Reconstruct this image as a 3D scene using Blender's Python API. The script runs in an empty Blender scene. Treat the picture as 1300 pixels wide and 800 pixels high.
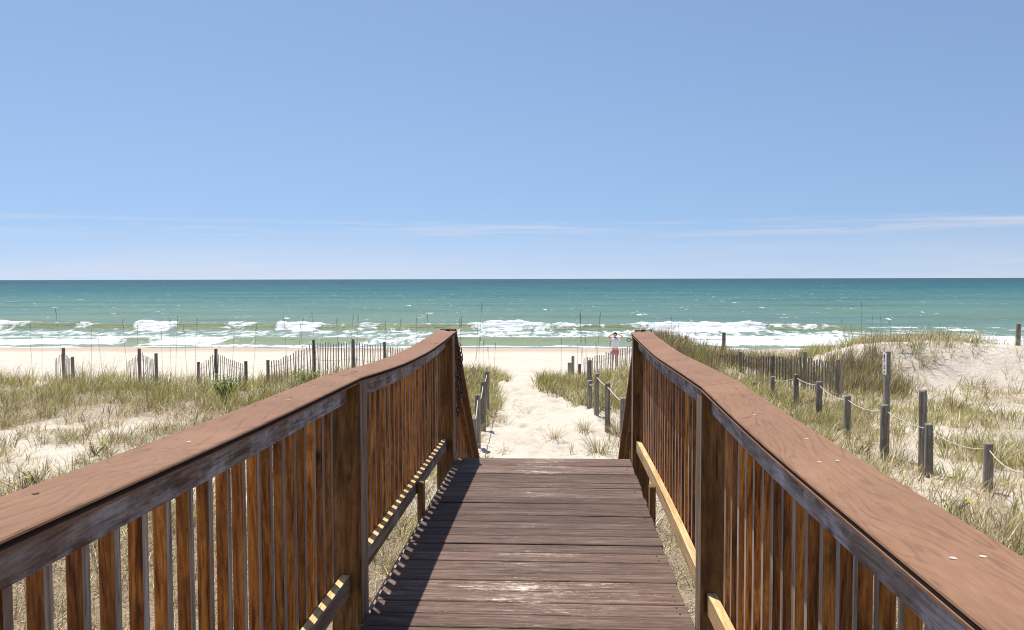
import bpy, math, random
import numpy as np
from mathutils import Vector, Matrix

random.seed(7)
rng = np.random.default_rng(11)
S = bpy.context.scene
C = S.collection
R = math.radians

# ------------------------------------------------------------------ camera
H = 1.55                                     # eye height over the deck (deck top is z = 0)
F = 1060.0                                   # focal length in photograph pixels (1300 wide)
cam = bpy.data.cameras.new('camera')
cam.sensor_width = 36.0
cam.lens = F / 1300 * 36
cam.clip_start = 0.05
cam.clip_end = 60000
co = bpy.data.objects.new('camera', cam)
C.objects.link(co)
ROT = (Matrix.Rotation(R(3.35), 4, 'Z') @ Matrix.Rotation(R(90 - 2.48), 4, 'X') @ Matrix.Rotation(R(-0.13), 4, 'Z'))
co.matrix_world = Matrix.Translation((0, 0, H)) @ ROT
S.camera = co


def ray(px, py):
    return (ROT.to_3x3() @ Vector((px - 650, 400 - py, -F)))


def at(px, py, Y):
    """point at distance Y along the walkway seen at a photograph pixel"""
    d = ray(px, py)
    return Vector((0, 0, H)) + d * (Y / d.y)


def onz(px, py, z):
    d = ray(px, py)
    return Vector((0, 0, H)) + d * ((z - H) / d.z)


# ------------------------------------------------------------------ noise
def _hash(i, j, s):
    n = (i.astype(np.int64) * 374761393 + j.astype(np.int64) * 668265263 + s * 974711) & 0x7fffffff
    n = ((n ^ (n >> 13)) * 1274126177) & 0x7fffffff
    n = n ^ (n >> 16)
    return (n & 0xffff) / 65535.0


def vnoise(x, y, s=0):
    x = np.asarray(x, float); y = np.asarray(y, float)
    i = np.floor(x); j = np.floor(y)
    u = x - i; v = y - j
    u = u * u * (3 - 2 * u); v = v * v * (3 - 2 * v)
    a = _hash(i, j, s); b = _hash(i + 1, j, s); c = _hash(i, j + 1, s); d = _hash(i + 1, j + 1, s)
    return (a * (1 - u) + b * u) * (1 - v) + (c * (1 - u) + d * u) * v


def fbm(x, y, s=0, o=4):
    t = 0; a = .5; n = 0
    for k in range(o):
        t = t + a * vnoise(x, y, s + k * 17); n += a
        x = x * 2.03 + 5.2; y = y * 2.03 + 1.7; a *= .5
    return t / n


def sst(a, b, x):
    t = np.clip((x - a) / (b - a), 0, 1)
    return t * t * (3 - 2 * t)


# ------------------------------------------------------------------ mesh helpers
class MB:
    def __init__(s):
        s.v = []; s.f = []; s.m = []

    def add(s, v, f, m=0):
        o = len(s.v)
        s.v += [tuple(p) for p in v]
        s.f += [tuple(i + o for i in q) for q in f]
        s.m += ([m] * len(f) if isinstance(m, int) else list(m))
        return s

    def box(s, x0, x1, y0, y1, z0, z1, m=0, mx=None, mz=None):
        v = [(x0, y0, z0), (x1, y0, z0), (x1, y1, z0), (x0, y1, z0), (x0, y0, z1), (x1, y0, z1), (x1, y1, z1), (x0, y1, z1)]
        f = [(0, 3, 2, 1), (4, 5, 6, 7), (0, 1, 5, 4), (2, 3, 7, 6), (1, 2, 6, 5), (3, 0, 4, 7)]
        mx = m if mx is None else mx
        mz = m if mz is None else mz
        return s.add(v, f, [mz, mz, m, m, mx, mx])

    def bbox(s, x0, x1, y0, y1, z0, z1, b=.004, m=0, mx=None):
        """box with chamfered edges along all three axes"""
        mx = m if mx is None else mx
        c = [(x0 + x1) / 2, (y0 + y1) / 2, (z0 + z1) / 2]
        h = [(x1 - x0) / 2, (y1 - y0) / 2, (z1 - z0) / 2]
        v = []; ix = {}
        for sx in (-1, 1):
            for sy in (-1, 1):
                for sz in (-1, 1):
                    for a in range(3):
                        sg = (sx, sy, sz)
                        p = [c[k] + sg[k] * (h[k] - (0 if k == a else b)) for k in range(3)]
                        ix[(sx, sy, sz, a)] = len(v); v.append(p)
        f = []; mm = []
        def quad(q, mat):
            P = [Vector(v[i]) for i in q]
            n = (P[1] - P[0]).cross(P[2] - P[0])
            if n.dot(sum(P, Vector()) / len(P) - Vector(c)) < 0: q = q[::-1]
            f.append(tuple(q)); mm.append(mat)
        for a in range(3):
            b1, b2 = (a + 1) % 3, (a + 2) % 3
            for sg in (-1, 1):
                q = []
                for p, r in ((-1, -1), (1, -1), (1, 1), (-1, 1)):
                    k = [0, 0, 0]; k[a] = sg; k[b1] = p; k[b2] = r
                    q.append(ix[(k[0], k[1], k[2], a)])
                quad(q, mx if a == 0 else m)
            for p in (-1, 1):
                for r in (-1, 1):
                    k0 = [0, 0, 0]; k0[b1] = p; k0[b2] = r
                    k1 = list(k0); k0[a] = -1; k1[a] = 1
                    quad([ix[(*k0, b1)], ix[(*k1, b1)], ix[(*k1, b2)], ix[(*k0, b2)]], m)
        for sx in (-1, 1):
            for sy in (-1, 1):
                for sz in (-1, 1):
                    quad([ix[(sx, sy, sz, a)] for a in range(3)], m)
        return s.add(v, f, mm)

    def loft(s, rings, m=0, cap=True):
        n = len(rings[0]); v = []; f = []
        for r in rings: v += r
        for k in range(len(rings) - 1):
            for i in range(n):
                j = (i + 1) % n
                f.append((k * n + i, k * n + j, (k + 1) * n + j, (k + 1) * n + i))
        if cap:
            f.append(tuple(range(n))[::-1]); f.append(tuple((len(rings) - 1) * n + i for i in range(n)))
        return s.add(v, f, m)

    def tube(s, pts, r, n=8, m=0, cap=True):
        pts = [Vector(p) for p in pts]; rings = []
        rr = r if isinstance(r, (list, tuple)) else [r] * len(pts)
        for i, p in enumerate(pts):
            t = (pts[min(i + 1, len(pts) - 1)] - pts[max(i - 1, 0)]).normalized()
            a = t.cross(Vector((0, 0, 1)) if abs(t.z) < .9 else Vector((0, 1, 0))).normalized(); b = t.cross(a)
            rings.append([p + (a * math.cos(q) + b * math.sin(q)) * rr[i] for q in [2 * math.pi * k / n for k in range(n)]])
        return s.loft(rings, m, cap)

    def mesh(s, name, mats, smooth=False):
        me = bpy.data.meshes.new(name)
        me.from_pydata([tuple(p) for p in s.v], [], s.f)
        for m in (mats if isinstance(mats, (list, tuple)) else [mats]): me.materials.append(m)
        me.polygons.foreach_set('material_index', s.m)
        if smooth: me.polygons.foreach_set('use_smooth', [True] * len(s.f))
        me.validate(); me.update()
        return me

    def build(s, name, mats, parent=None, loc=(0, 0, 0), smooth=False):
        return link(name, s.mesh(name, mats, smooth), parent, loc)


def link(name, me, parent=None, loc=(0, 0, 0)):
    o = bpy.data.objects.new(name, me)
    C.objects.link(o)
    o.parent = parent
    o.location = loc
    return o


def dup(o, parent=None, loc=None):
    c = o.copy(); C.objects.link(c); c.parent = parent
    if loc is not None: c.location = loc
    return c


def copy_tree(o, parent=None):
    c = o.copy(); C.objects.link(c); c.parent = parent
    for ch in list(o.children): copy_tree(ch, c)
    return c


def tag(o, label=None, cat=None, group=None, kind=None):
    if label: o['label'] = label
    if cat: o['category'] = cat
    if group: o['group'] = group
    if kind: o['kind'] = kind
    return o


def empty(name, loc, label, cat, group=None):
    o = bpy.data.objects.new(name, None); o.empty_display_size = .1
    C.objects.link(o); o.location = loc
    return tag(o, label, cat, group)


def npmesh(name, V, Q, T=None, mat=None, attrs=None, smooth=True):
    """quick mesh from numpy: V (n,3), Q (k,4), T (k,3)"""
    me = bpy.data.meshes.new(name)
    me.vertices.add(len(V)); me.vertices.foreach_set('co', np.ascontiguousarray(V, np.float32).ravel())
    li = [Q.ravel()]; ls = np.arange(len(Q)) * 4
    if T is not None:
        li.append(T.ravel()); ls = np.concatenate([ls, len(Q) * 4 + np.arange(len(T)) * 3])
    li = np.concatenate(li).astype(np.int32)
    me.loops.add(len(li)); me.loops.foreach_set('vertex_index', li)
    me.polygons.add(len(ls)); me.polygons.foreach_set('loop_start', ls.astype(np.int32))
    if smooth: me.polygons.foreach_set('use_smooth', np.ones(len(ls), bool))
    for k, a in (attrs or {}).items():
        if a.ndim == 1:
            t = me.attributes.new(k, 'FLOAT', 'POINT'); t.data.foreach_set('value', a.astype(np.float32))
        else:
            t = me.attributes.new(k, 'FLOAT_COLOR', 'POINT')
            t.data.foreach_set('color', np.concatenate([a, np.ones((len(a), 1))], 1).astype(np.float32).ravel())
    me.update(calc_edges=True); me.validate()
    me.materials.append(mat)
    return me


def grid_quads(nx, ny):
    i = np.arange(nx - 1)[None, :]; j = np.arange(ny - 1)[:, None]
    a = j * nx + i
    return np.stack([a, a + 1, a + nx + 1, a + nx], -1).reshape(-1, 4)


# ------------------------------------------------------------------ materials
class N:
    def __init__(s, name):
        s.m = bpy.data.materials.new(name); s.m.use_nodes = True
        s.t = s.m.node_tree; s.n = s.t.nodes
        s.p = s.n['Principled BSDF']; s.out = s.n['Material Output']

    def new(s, t, **kw):
        x = s.n.new(t)
        for k, v in kw.items():
            if k.startswith('i_'):
                x.inputs[int(k[2:]) if k[2:].isdigit() else k[2:].replace('_', ' ')].default_value = v
            else: setattr(x, k, v)
        return x

    def l(s, a, b): s.t.links.new(a, b)

    def ramp(s, src, stops):
        r = s.new('ShaderNodeValToRGB'); e = r.color_ramp.elements
        while len(e) > 1: e.remove(e[0])
        e[0].position = stops[0][0]; c = stops[0][1]
        e[0].color = (*c, 1) if isinstance(c, tuple) else (c, c, c, 1)
        for p, c in stops[1:]:
            q = e.new(p); q.color = (*c, 1) if isinstance(c, tuple) else (c, c, c, 1)
        s.l(src, r.inputs[0]); return r.outputs[0]

    def noise(s, vec, scale, detail=4, rough=.55, dist=0):
        x = s.new('ShaderNodeTexNoise', i_Scale=scale, i_Detail=detail, i_Roughness=rough, i_Distortion=dist)
        s.l(vec, x.inputs['Vector']); return x.outputs['Fac']

    def mapping(s, vec, scale=(1, 1, 1), loc=(0, 0, 0)):
        x = s.new('ShaderNodeMapping'); x.inputs['Scale'].default_value = scale; x.inputs['Location'].default_value = loc
        s.l(vec, x.inputs['Vector']); return x.outputs[0]

    def mix(s, fac, a, b, mode='MIX'):
        x = s.new('ShaderNodeMix', data_type='RGBA', blend_type=mode)
        for k, v in ((0, fac), (6, a), (7, b)):
            if hasattr(v, 'type') and hasattr(v, 'links'): s.l(v, x.inputs[k])
            else: x.inputs[k].default_value = v if k == 0 else (*v, 1)
        return x.outputs[2]

    def math(s, op, a, b=None, c=None, clamp=False):
        x = s.new('ShaderNodeMath', operation=op, use_clamp=clamp)
        for k, v in enumerate((a, b, c)):
            if v is None: continue
            if hasattr(v, 'links'): s.l(v, x.inputs[k])
            else: x.inputs[k].default_value = v
        return x.outputs[0]

    def bump(s, h, strength=.3, dist=.01, normal=None):
        b = s.new('ShaderNodeBump', i_Strength=strength, i_Distance=dist)
        s.l(h, b.inputs['Height'])
        if normal is not None: s.l(normal, b.inputs['Normal'])
        s.l(b.outputs[0], s.p.inputs['Normal']); return b.outputs[0]


def wood(name, c0, c1, c2, axis, fine=22, patch=3, patch_col=None, patch_rng=(.5, .68), rough=.75, bump=.4, vary=.25, knots=False, stretch=.05, bdist=.004, spec=.3):
    """stretched-grain timber: c0 dark grain, c1 body, c2 pale grain"""
    g = N(name)
    tc = g.new('ShaderNodeTexCoord'); oi = g.new('ShaderNodeObjectInfo')
    sh = g.new('ShaderNodeVectorMath', operation='SCALE'); sh.inputs[0].default_value = (13.1, 7.7, 9.3)
    g.l(oi.outputs['Random'], sh.inputs['Scale'])
    ad = g.new('ShaderNodeVectorMath', operation='ADD'); g.l(tc.outputs['Object'], ad.inputs[0]); g.l(sh.outputs[0], ad.inputs[1])
    sc = [1, 1, 1]; sc[axis] = stretch
    v = g.mapping(ad.outputs[0], sc)
    n1 = g.noise(v, fine, 6, .62, 1.2)
    n2 = g.noise(v, fine * 5, 3, .6)
    mixn = g.math('ADD', g.math('MULTIPLY', n1, .7), g.math('MULTIPLY', n2, .3))
    col = g.ramp(mixn, [(.39, c0), (.5, c1), (.61, c2)])
    n4 = g.noise(g.mapping(ad.outputs[0], tuple(q if q == 1 else min(1, q * 4) for q in sc)), fine * 3.2, 4, .7)
    col = g.mix(g.ramp(n4, [(.54, 0.0), (.68, .5)]), col, tuple(q * .7 for q in c0))
    n3 = g.noise(ad.outputs[0], patch, 4, .6)
    if patch_col:
        pm = g.ramp(n3, [(patch_rng[0], 0.0), (patch_rng[1], 1.0)])
        fleck = g.math('MULTIPLY', pm, g.ramp(n2, [(.35, .25), (.6, 1.0)]))
        col = g.mix(fleck, col, patch_col)
    if knots:
        vo = g.new('ShaderNodeTexVoronoi', i_Scale=5.0, i_Randomness=1.0)
        ks = [1, 1, 1]; ks[axis] = .45
        g.l(g.mapping(ad.outputs[0], ks), vo.inputs['Vector'])
        k = g.ramp(vo.outputs['Distance'], [(.03, 1.0), (.1, 0.0)])
        col = g.mix(k, col, tuple(q * .35 for q in c0))
    # board-to-board variation
    val = g.math('MULTIPLY_ADD', oi.outputs['Random'], 2 * vary, 1 - vary)
    hv = g.new('ShaderNodeHueSaturation'); g.l(val, hv.inputs['Value']); g.l(col, hv.inputs['Color'])
    g.l(hv.outputs[0], g.p.inputs['Base Color'])
    g.p.inputs['Roughness'].default_value = rough
    g.p.inputs['Specular IOR Level'].default_value = spec
    g.bump(mixn, bump, bdist)
    return g.m


M = {}
# stained but sheltered faces (orange brown), weathered faces (grey), deck, cap
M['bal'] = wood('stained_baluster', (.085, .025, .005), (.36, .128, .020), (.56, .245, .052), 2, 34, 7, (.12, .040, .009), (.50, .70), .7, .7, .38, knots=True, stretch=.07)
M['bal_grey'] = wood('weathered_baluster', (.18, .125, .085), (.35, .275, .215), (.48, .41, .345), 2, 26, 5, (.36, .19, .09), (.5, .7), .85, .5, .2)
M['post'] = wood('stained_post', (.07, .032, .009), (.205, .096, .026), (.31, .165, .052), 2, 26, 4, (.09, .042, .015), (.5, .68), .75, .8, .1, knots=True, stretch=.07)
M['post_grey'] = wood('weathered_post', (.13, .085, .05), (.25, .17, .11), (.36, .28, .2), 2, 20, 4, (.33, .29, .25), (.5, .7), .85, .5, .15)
M['board'] = wood('weathered_rail_board', (.12, .075, .05), (.25, .185, .15), (.38, .33, .30), 1, 22, 5.5, (.56, .55, .58), (.44, .66), .85, .9, .1, knots=True, stretch=.09)
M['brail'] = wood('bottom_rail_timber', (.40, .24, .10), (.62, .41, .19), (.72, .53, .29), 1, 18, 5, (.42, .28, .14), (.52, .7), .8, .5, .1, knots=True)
M['brail_side'] = wood('bottom_rail_side_timber', (.13, .08, .05), (.25, .17, .11), (.35, .27, .2), 1, 18, 5, (.36, .33, .31), (.55, .7), .8, .5, .1)  # dark brown, with the shade on the left rail's inner side put into it
M['brail_sunlit'] = wood('bottom_rail_sunlit_side', (.36, .21, .10), (.56, .36, .18), (.64, .46, .26), 1, 18, 5, (.4, .26, .14), (.52, .7), .8, .5, .1)  # same rail timber, sunlight on the right rail's inner side painted in
M['fence'] = wood('grey_driftwood', (.12, .10, .082), (.25, .215, .18), (.38, .34, .295), 2, 30, 3, (.2, .2, .14), (.5, .75), .9, .6, .35)
M['picket'] = wood('bleached_picket', (.30, .265, .23), (.50, .455, .40), (.64, .59, .53), 2, 40, 3, None, (.5, .7), .9, .4, .4)
M['rpost'] = wood('rope_post_timber', (.12, .10, .08), (.25, .215, .175), (.38, .34, .29), 2, 22, 3, (.17, .14, .10), (.5, .7), .9, .7, .2)


def cap_material():
    g = N('composite_cap_board')
    tc = g.new('ShaderNodeTexCoord')
    v = g.mapping(tc.outputs['Object'], (1, .13, 1))
    w = g.noise(v, 7, 2, .45, .8)
    wv = g.math('SINE', g.math('MULTIPLY', w, 115.0))
    lines = g.ramp(wv, [(.0, 0.0), (.5, 0.0), (1.0, 1.0)])
    brk = g.noise(g.mapping(tc.outputs['Object'], (1, .5, 1)), 9, 3, .6)
    lines = g.math('MULTIPLY', lines, g.ramp(brk, [(.34, 0.1), (.6, 1.0)]))
    big = g.noise(tc.outputs['Object'], 2.2, 3)
    body = g.ramp(big, [(.3, (.190, .096, .050)), (.55, (.238, .123, .066)), (.75, (.275, .148, .084))])
    n2 = g.noise(g.mapping(tc.outputs['Object'], (1, .1, 1)), 120, 3, .7)
    body = g.mix(g.math('MULTIPLY', lines, .58), body, (.11, .052, .034))
    body = g.mix(g.ramp(n2, [(.45, 0.0), (.8, .45)]), body, (.36, .215, .15))
    st = g.noise(tc.outputs['Object'], 7, 4, .65)
    body = g.mix(g.ramp(st, [(.60, 0.0), (.74, .30)]), body, (.20, .125, .095))
    g.l(body, g.p.inputs['Base Color'])
    g.l(g.ramp(n2, [(.3, .58), (.7, .78)]), g.p.inputs['Roughness'])
    g.p.inputs['Specular IOR Level'].default_value = .25
    g.bump(g.math('ADD', n2, g.math('MULTIPLY', lines, -.5)), .18, .002)
    return g.m
M['cap'] = cap_material()


def deck_material():
    g = N('worn_painted_plank')
    tc = g.new('ShaderNodeTexCoord'); oi = g.new('ShaderNodeObjectInfo')
    sh = g.new('ShaderNodeVectorMath', operation='SCALE'); sh.inputs[0].default_value = (3.1, 27.7, 9.3)
    g.l(oi.outputs['Random'], sh.inputs['Scale'])
    ad = g.new('ShaderNodeVectorMath', operation='ADD'); g.l(tc.outputs['Object'], ad.inputs[0]); g.l(sh.outputs[0], ad.inputs[1])
    v = g.mapping(ad.outputs[0], (.07, 1, 1))
    n1 = g.noise(v, 34, 6, .65, .6)
    n2 = g.noise(v, 160, 3, .6)
    mixn = g.math('ADD', g.math('MULTIPLY', n1, .6), g.math('MULTIPLY', n2, .4))
    col = g.ramp(mixn, [(.34, (.045, .025, .018)), (.5, (.120, .075, .057)), (.64, (.21, .142, .112))])
    # foot-worn streaks: paint rubbed through to pale timber, mostly along the middle of the walk
    sx = g.new('ShaderNodeSeparateXYZ'); g.l(tc.outputs['Object'], sx.inputs[0])
    mid = g.math('SUBTRACT', 1.0, g.math('MULTIPLY', g.math('ABSOLUTE', g.math('ADD', sx.outputs[0], .02)), 1.9), clamp=True)
    ws = g.noise(g.mapping(ad.outputs[0], (.8, 3.0, 1)), 2.6, 3, .55, .3)
    fl = g.noise(g.mapping(ad.outputs[0], (.10, 1, 1)), 75, 5, .75)
    fl2 = g.noise(g.mapping(ad.outputs[0], (.5, 1, 1)), 60, 3, .7)
    s = g.math('ADD', g.math('MULTIPLY', ws, .62), g.math('MULTIPLY', mid, .17))
    s = g.math('ADD', s, g.math('MULTIPLY', g.math('SUBTRACT', fl, .5), 1.0))
    s = g.math('ADD', s, g.math('MULTIPLY', g.math('SUBTRACT', fl2, .5), .5))
    s = g.math('ADD', s, g.math('MULTIPLY', g.math('SUBTRACT', oi.outputs['Random'], .5), .22))
    wm = g.ramp(s, [(.54, 0.0), (.62, .20), (.70, .5), (.78, 1.0)])
    col = g.mix(wm, col, (.60, .49, .42))
    sp = g.noise(tc.outputs['Object'], 70, 2, .5)
    col = g.mix(g.ramp(sp, [(.70, 0.0), (.76, .5)]), col, (.42, .33, .28))
    hv = g.new('ShaderNodeHueSaturation'); g.l(g.math('MULTIPLY_ADD', oi.outputs['Random'], .52, .74), hv.inputs['Value']); g.l(col, hv.inputs['Color'])
    g.l(hv.outputs[0], g.p.inputs['Base Color'])
    g.p.inputs['Roughness'].default_value = .72
    g.p.inputs['Specular IOR Level'].default_value = .22
    g.bump(mixn, .5, .004)
    return g.m
M['deck'] = deck_material()


def plain(name, col, rough=.6, metal=0.0, spec=.5, nz=.15, sc=30):
    g = N(name)
    tc = g.new('ShaderNodeTexCoord')
    n = g.noise(tc.outputs['Object'], sc, 3)
    g.l(g.ramp(n, [(.3, tuple(c * (1 - nz) for c in col)), (.7, tuple(min(1, c * (1 + nz)) for c in col))]), g.p.inputs['Base Color'])
    g.p.inputs['Roughness'].default_value = rough; g.p.inputs['Metallic'].default_value = metal
    g.p.inputs['Specular IOR Level'].default_value = spec
    return g.m


M['screw_pale'] = plain('pale_screw_plug', (.52, .42, .36), .7)
M['screw_dark'] = plain('rusty_screw', (.05, .022, .015), .7)
M['steel'] = plain('weathered_chain_steel', (.11, .085, .065), .55, .7)
M['rope'] = plain('white_rope', (.60, .54, .43), .9, sc=200)
M['wire'] = plain('fence_wire', (.16, .14, .12), .6, .5)
M['sign_white'] = plain('sign_face', (.72, .70, .68), .5, sc=8)
M['sign_black'] = plain('sign_lettering_dark', (.10, .10, .12), .6)
M['sign_red'] = plain('sign_lettering_red', (.42, .10, .08), .6)
M['skin'] = plain('skin', (.56, .33, .23), .5)
M['hair'] = plain('dark_hair', (.035, .022, .016), .6)
M['shirt'] = plain('white_shirt', (.74, .72, .78), .9)
M['shorts'] = plain('pink_shorts', (.62, .11, .17), .8)
M['lens'] = plain('dark_lenses', (.02, .02, .02), .2)
M['leaf'] = plain('bright_leaf', (.27, .38, .05), .6)
M['leafd'] = plain('olive_leaf', (.16, .19, .05), .6)
M['stem'] = plain('dry_stem', (.10, .075, .045), .8)
M['oat'] = plain('sea_oat_stalk', (.20, .165, .10), .8)
M['yellow'] = plain('yellow_petal', (.62, .52, .03), .6)


def sand_material():
    g = N('beach_sand')
    ge = g.new('ShaderNodeNewGeometry'); p = ge.outputs['Position']
    sx = g.new('ShaderNodeSeparateXYZ'); g.l(p, sx.inputs[0])
    n = g.noise(p, 1.3, 5, .6); f = g.noise(p, 60, 3, .7); md = g.noise(p, 9, 4, .6)
    col = g.ramp(n, [(.3, (.52, .455, .37)), (.55, (.60, .535, .45)), (.75, (.65, .59, .51))])
    col = g.mix(g.ramp(f, [(.3, .25), (.6, 0.0)]), col, (.40, .32, .23))
    # bits of wrack and dead stalk lying about
    w = g.noise(g.mapping(p, (1, .6, 1)), 26, 5, .75)
    col = g.mix(g.ramp(w, [(.61, 0.0), (.69, .6)]), col, (.24, .17, .11))
    va = g.new('ShaderNodeAttribute', attribute_name='litter')
    lt = g.ramp(g.math('ADD', va.outputs['Fac'], g.math('MULTIPLY', g.math('SUBTRACT', g.noise(p, 14, 5, .75), .5), 1.6)), [(.30, 0.0), (.75, .92)])
    col = g.mix(lt, col, g.ramp(f, [(.35, (.12, .085, .055)), (.6, (.34, .26, .17))]))
    # sand still wet from the swash: darker, pinkish tan, follows the height of the shore
    wob = g.math('MULTIPLY_ADD', g.noise(g.mapping(p, (.12, .05, 1)), 1, 3), .16, -3.33)
    wet = g.math('SUBTRACT', 1.0, g.math('DIVIDE', g.math('SUBTRACT', sx.outputs[2], wob), .13), clamp=True)
    band = g.ramp(g.noise(g.mapping(p, (.05, .9, 1)), 1.2, 4, .6), [(.42, 0.0), (.62, .55)])
    low = g.math('LESS_THAN', sx.outputs[2], -2.45)
    col = g.mix(g.math('MULTIPLY', g.math('MULTIPLY', band, low), .5), col, (.52, .42, .34))
    col = g.mix(g.math('MULTIPLY', wet, .85), col, (.42, .325, .25))
    g.l(col, g.p.inputs['Base Color'])
    g.p.inputs['Roughness'].default_value = .9; g.p.inputs['Specular IOR Level'].default_value = .15
    g.bump(g.math('ADD', g.math('MULTIPLY', md, 1.0), g.math('MULTIPLY', f, .25)), .8, .06)
    return g.m
M['sand'] = sand_material()


def sea_material():
    g = N('sea_water')
    ge = g.new('ShaderNodeNewGeometry'); p = ge.outputs['Position']
    sx = g.new('ShaderNodeSeparateXYZ'); g.l(p, sx.inputs[0])
    ld = g.math('LOGARITHM', sx.outputs[1], 10.0)
    t = g.math('SUBTRACT', ld, 1.75)                        # 0 at 56 m, .25 at 100 m, 1.25 at 1 km
    sand = g.noise(g.mapping(p, (.004, .016, 1)), 1.0, 3, .6)
    t2 = g.math('ADD', t, g.math('MULTIPLY', g.math('SUBTRACT', sand, .5), .34))
    col = g.ramp(g.math('DIVIDE', t2, 1.6), [(.0, (.20, .245, .185)), (.09, (.135, .20, .165)), (.2, (.105, .18, .145)), (.34, (.058, .145, .124)), (.55, (.015, .090, .096)), (.85, (.005, .048, .060))])
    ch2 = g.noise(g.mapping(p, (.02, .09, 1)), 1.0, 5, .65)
    at1 = g.new('ShaderNodeAttribute', attribute_name='olive')
    col = g.mix(g.math('MULTIPLY', at1.outputs['Fac'], g.ramp(ch2, [(.32, .35), (.6, 1.0)])), col, (.20, .225, .11))
    # wind chop: light and shade of the small waves painted into the water colour
    ch = g.noise(g.mapping(p, (.25, .9, 1)), 1.6, 5, .7)
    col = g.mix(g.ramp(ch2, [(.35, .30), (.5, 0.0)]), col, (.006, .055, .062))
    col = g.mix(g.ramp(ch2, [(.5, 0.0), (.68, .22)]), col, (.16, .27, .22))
    # foam, laced
    at2 = g.new('ShaderNodeAttribute', attribute_name='foam')
    lace = g.noise(g.mapping(p, (.42, .13, 1)), 2.0, 6, .68, 1.0)
    lace2 = g.noise(g.mapping(p, (.05, .10, 1)), 2.0, 4, .6, .5)
    lc = g.math('ADD', g.math('MULTIPLY', g.math('SUBTRACT', lace, .5), 2.6), g.math('MULTIPLY', g.math('SUBTRACT', lace2, .5), .8))
    fm = g.ramp(g.math('ADD', at2.outputs['Fac'], lc), [(.34, 0.0), (.48, .35), (.66, .8), (.88, 1.0)])
    # far whitecaps
    wc = g.noise(g.mapping(p, (.15, .04, 1)), 4.0, 3, .6)
    wcm = g.ramp(wc, [(.690, 0.0), (.72, .9)])
    far = g.math('GREATER_THAN', sx.outputs[1], 100.0)
    fm = g.math('MAXIMUM', fm, g.math('MULTIPLY', wcm, far))
    col = g.mix(fm, col, g.ramp(lace, [(.3, (.56, .60, .62)), (.6, (.76, .77, .78))]))
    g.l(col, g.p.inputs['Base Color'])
    g.l(g.math('MULTIPLY_ADD', fm, .45, .38), g.p.inputs['Roughness'])
    g.p.inputs['IOR'].default_value = 1.33
    g.l(g.math('MULTIPLY_ADD', fm, -.08, .15), g.p.inputs['Specular IOR Level'])
    g.bump(g.math('ADD', ch, g.math('MULTIPLY', ch2, 3.0)), .8, .35)
    return g.m
M['sea'] = sea_material()


def blade_material():
    g = N('dune_grass_blades')
    a = g.new('ShaderNodeAttribute', attribute_name='tint')
    d = g.new('ShaderNodeBsdfDiffuse'); t = g.new('ShaderNodeBsdfTranslucent'); mx = g.new('ShaderNodeMixShader', i_0=.36)
    gl = g.new('ShaderNodeBsdfGlossy', i_Roughness=.45); m2 = g.new('ShaderNodeMixShader', i_0=.05)
    g.l(a.outputs['Color'], d.inputs[0]); g.l(a.outputs['Color'], t.inputs[0])
    g.l(d.outputs[0], mx.inputs[1]); g.l(t.outputs[0], mx.inputs[2])
    g.l(mx.outputs[0], m2.inputs[1]); g.l(gl.outputs[0], m2.inputs[2])
    g.l(m2.outputs[0], g.out.inputs[0])
    return g.m
M['blade'] = blade_material()

# ------------------------------------------------------------------ terrain
_k = ([-80, 0, 10, 20, 24, 25.5, 28, 33, 39, 50, 60, 75, 110, 140],
      [-1.7, -1.75, -1.75, -1.7, -1.62, -1.68, -1.98, -2.4, -2.68, -3.06, -3.44, -4.3, -6, -7])


def terrain(x, y):
    x = np.asarray(x, float); y = np.asarray(y, float)
    z = (np.interp(y - 1, *_k) + np.interp(y, *_k) + np.interp(y + 1, *_k)) / 3
    inland = 1 - sst(33, 40, y)
    z = z + (fbm(x * .45, y * .45, 3) - .5) * .34 * inland * sst(-.2, 1.5, np.abs(x + .35)) + (fbm(x * 1.7, y * 1.7, 5) - .5) * .10 * inland
    z = z + (fbm(x * .25, y * .12, 9) - .5) * .10
    # fore-dune on the left
    A = np.interp(x, [-60, -30, -20, -15, -12.8, -10, -8.6, -7, -5.2, -3.4, -2.3, -1.6], [.0, -.1, -.15, -.05, -.25, -.22, .05, .25, .25, .2, .18, 0])
    z = z + A * np.exp(-((y - 25.4) / 2.1) ** 2)
    # low crest across the path
    z = z + .20 * np.exp(-((x + .55) / .8) ** 2 - ((y - 23.6) / 1.3) ** 2)
    # bare sand mounds on the right
    B = np.interp(x, [.5, 1.2, 1.8, 2.4, 3.3, 4.4, 6, 8, 9.3, 10.5, 13.5, 15.2, 16.2, 18, 30, 60], [0, .18, .40, .95, 1.5, .95, .70, .95, 1.42, 1.60, 1.52, 1.32, 1.15, 1.45, 1.4, 1.2])
    B = B * (.9 + .25 * (fbm(x * .6, y * .5, 21) - .5))
    z = z + B * sst(23.9, 26.8, y) * (1 - sst(29, 35, y))
    return z


def T(x, y): return float(terrain(np.array([x]), np.array([y]))[0])


def axis(dense0, dense1, step, far0, far1, grow=1.18):
    a = list(np.arange(dense0, dense1, step)); s = step; v = a[-1]
    while v < far1: s *= grow; v += s; a.append(v)
    s = step; v = a[0]; b = []
    while v > far0: s *= grow; v -= s; b.append(v)
    return np.array(b[::-1] + a)


gx = axis(-19, 17, .13, -900, 900); gy = np.concatenate([axis(7, 31, .13, -70, 31)[:-1], np.arange(31, 62, .3), np.arange(62, 135, 3.)])
X, Y = np.meshgrid(gx, gy)
Z = terrain(X, Y)
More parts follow.
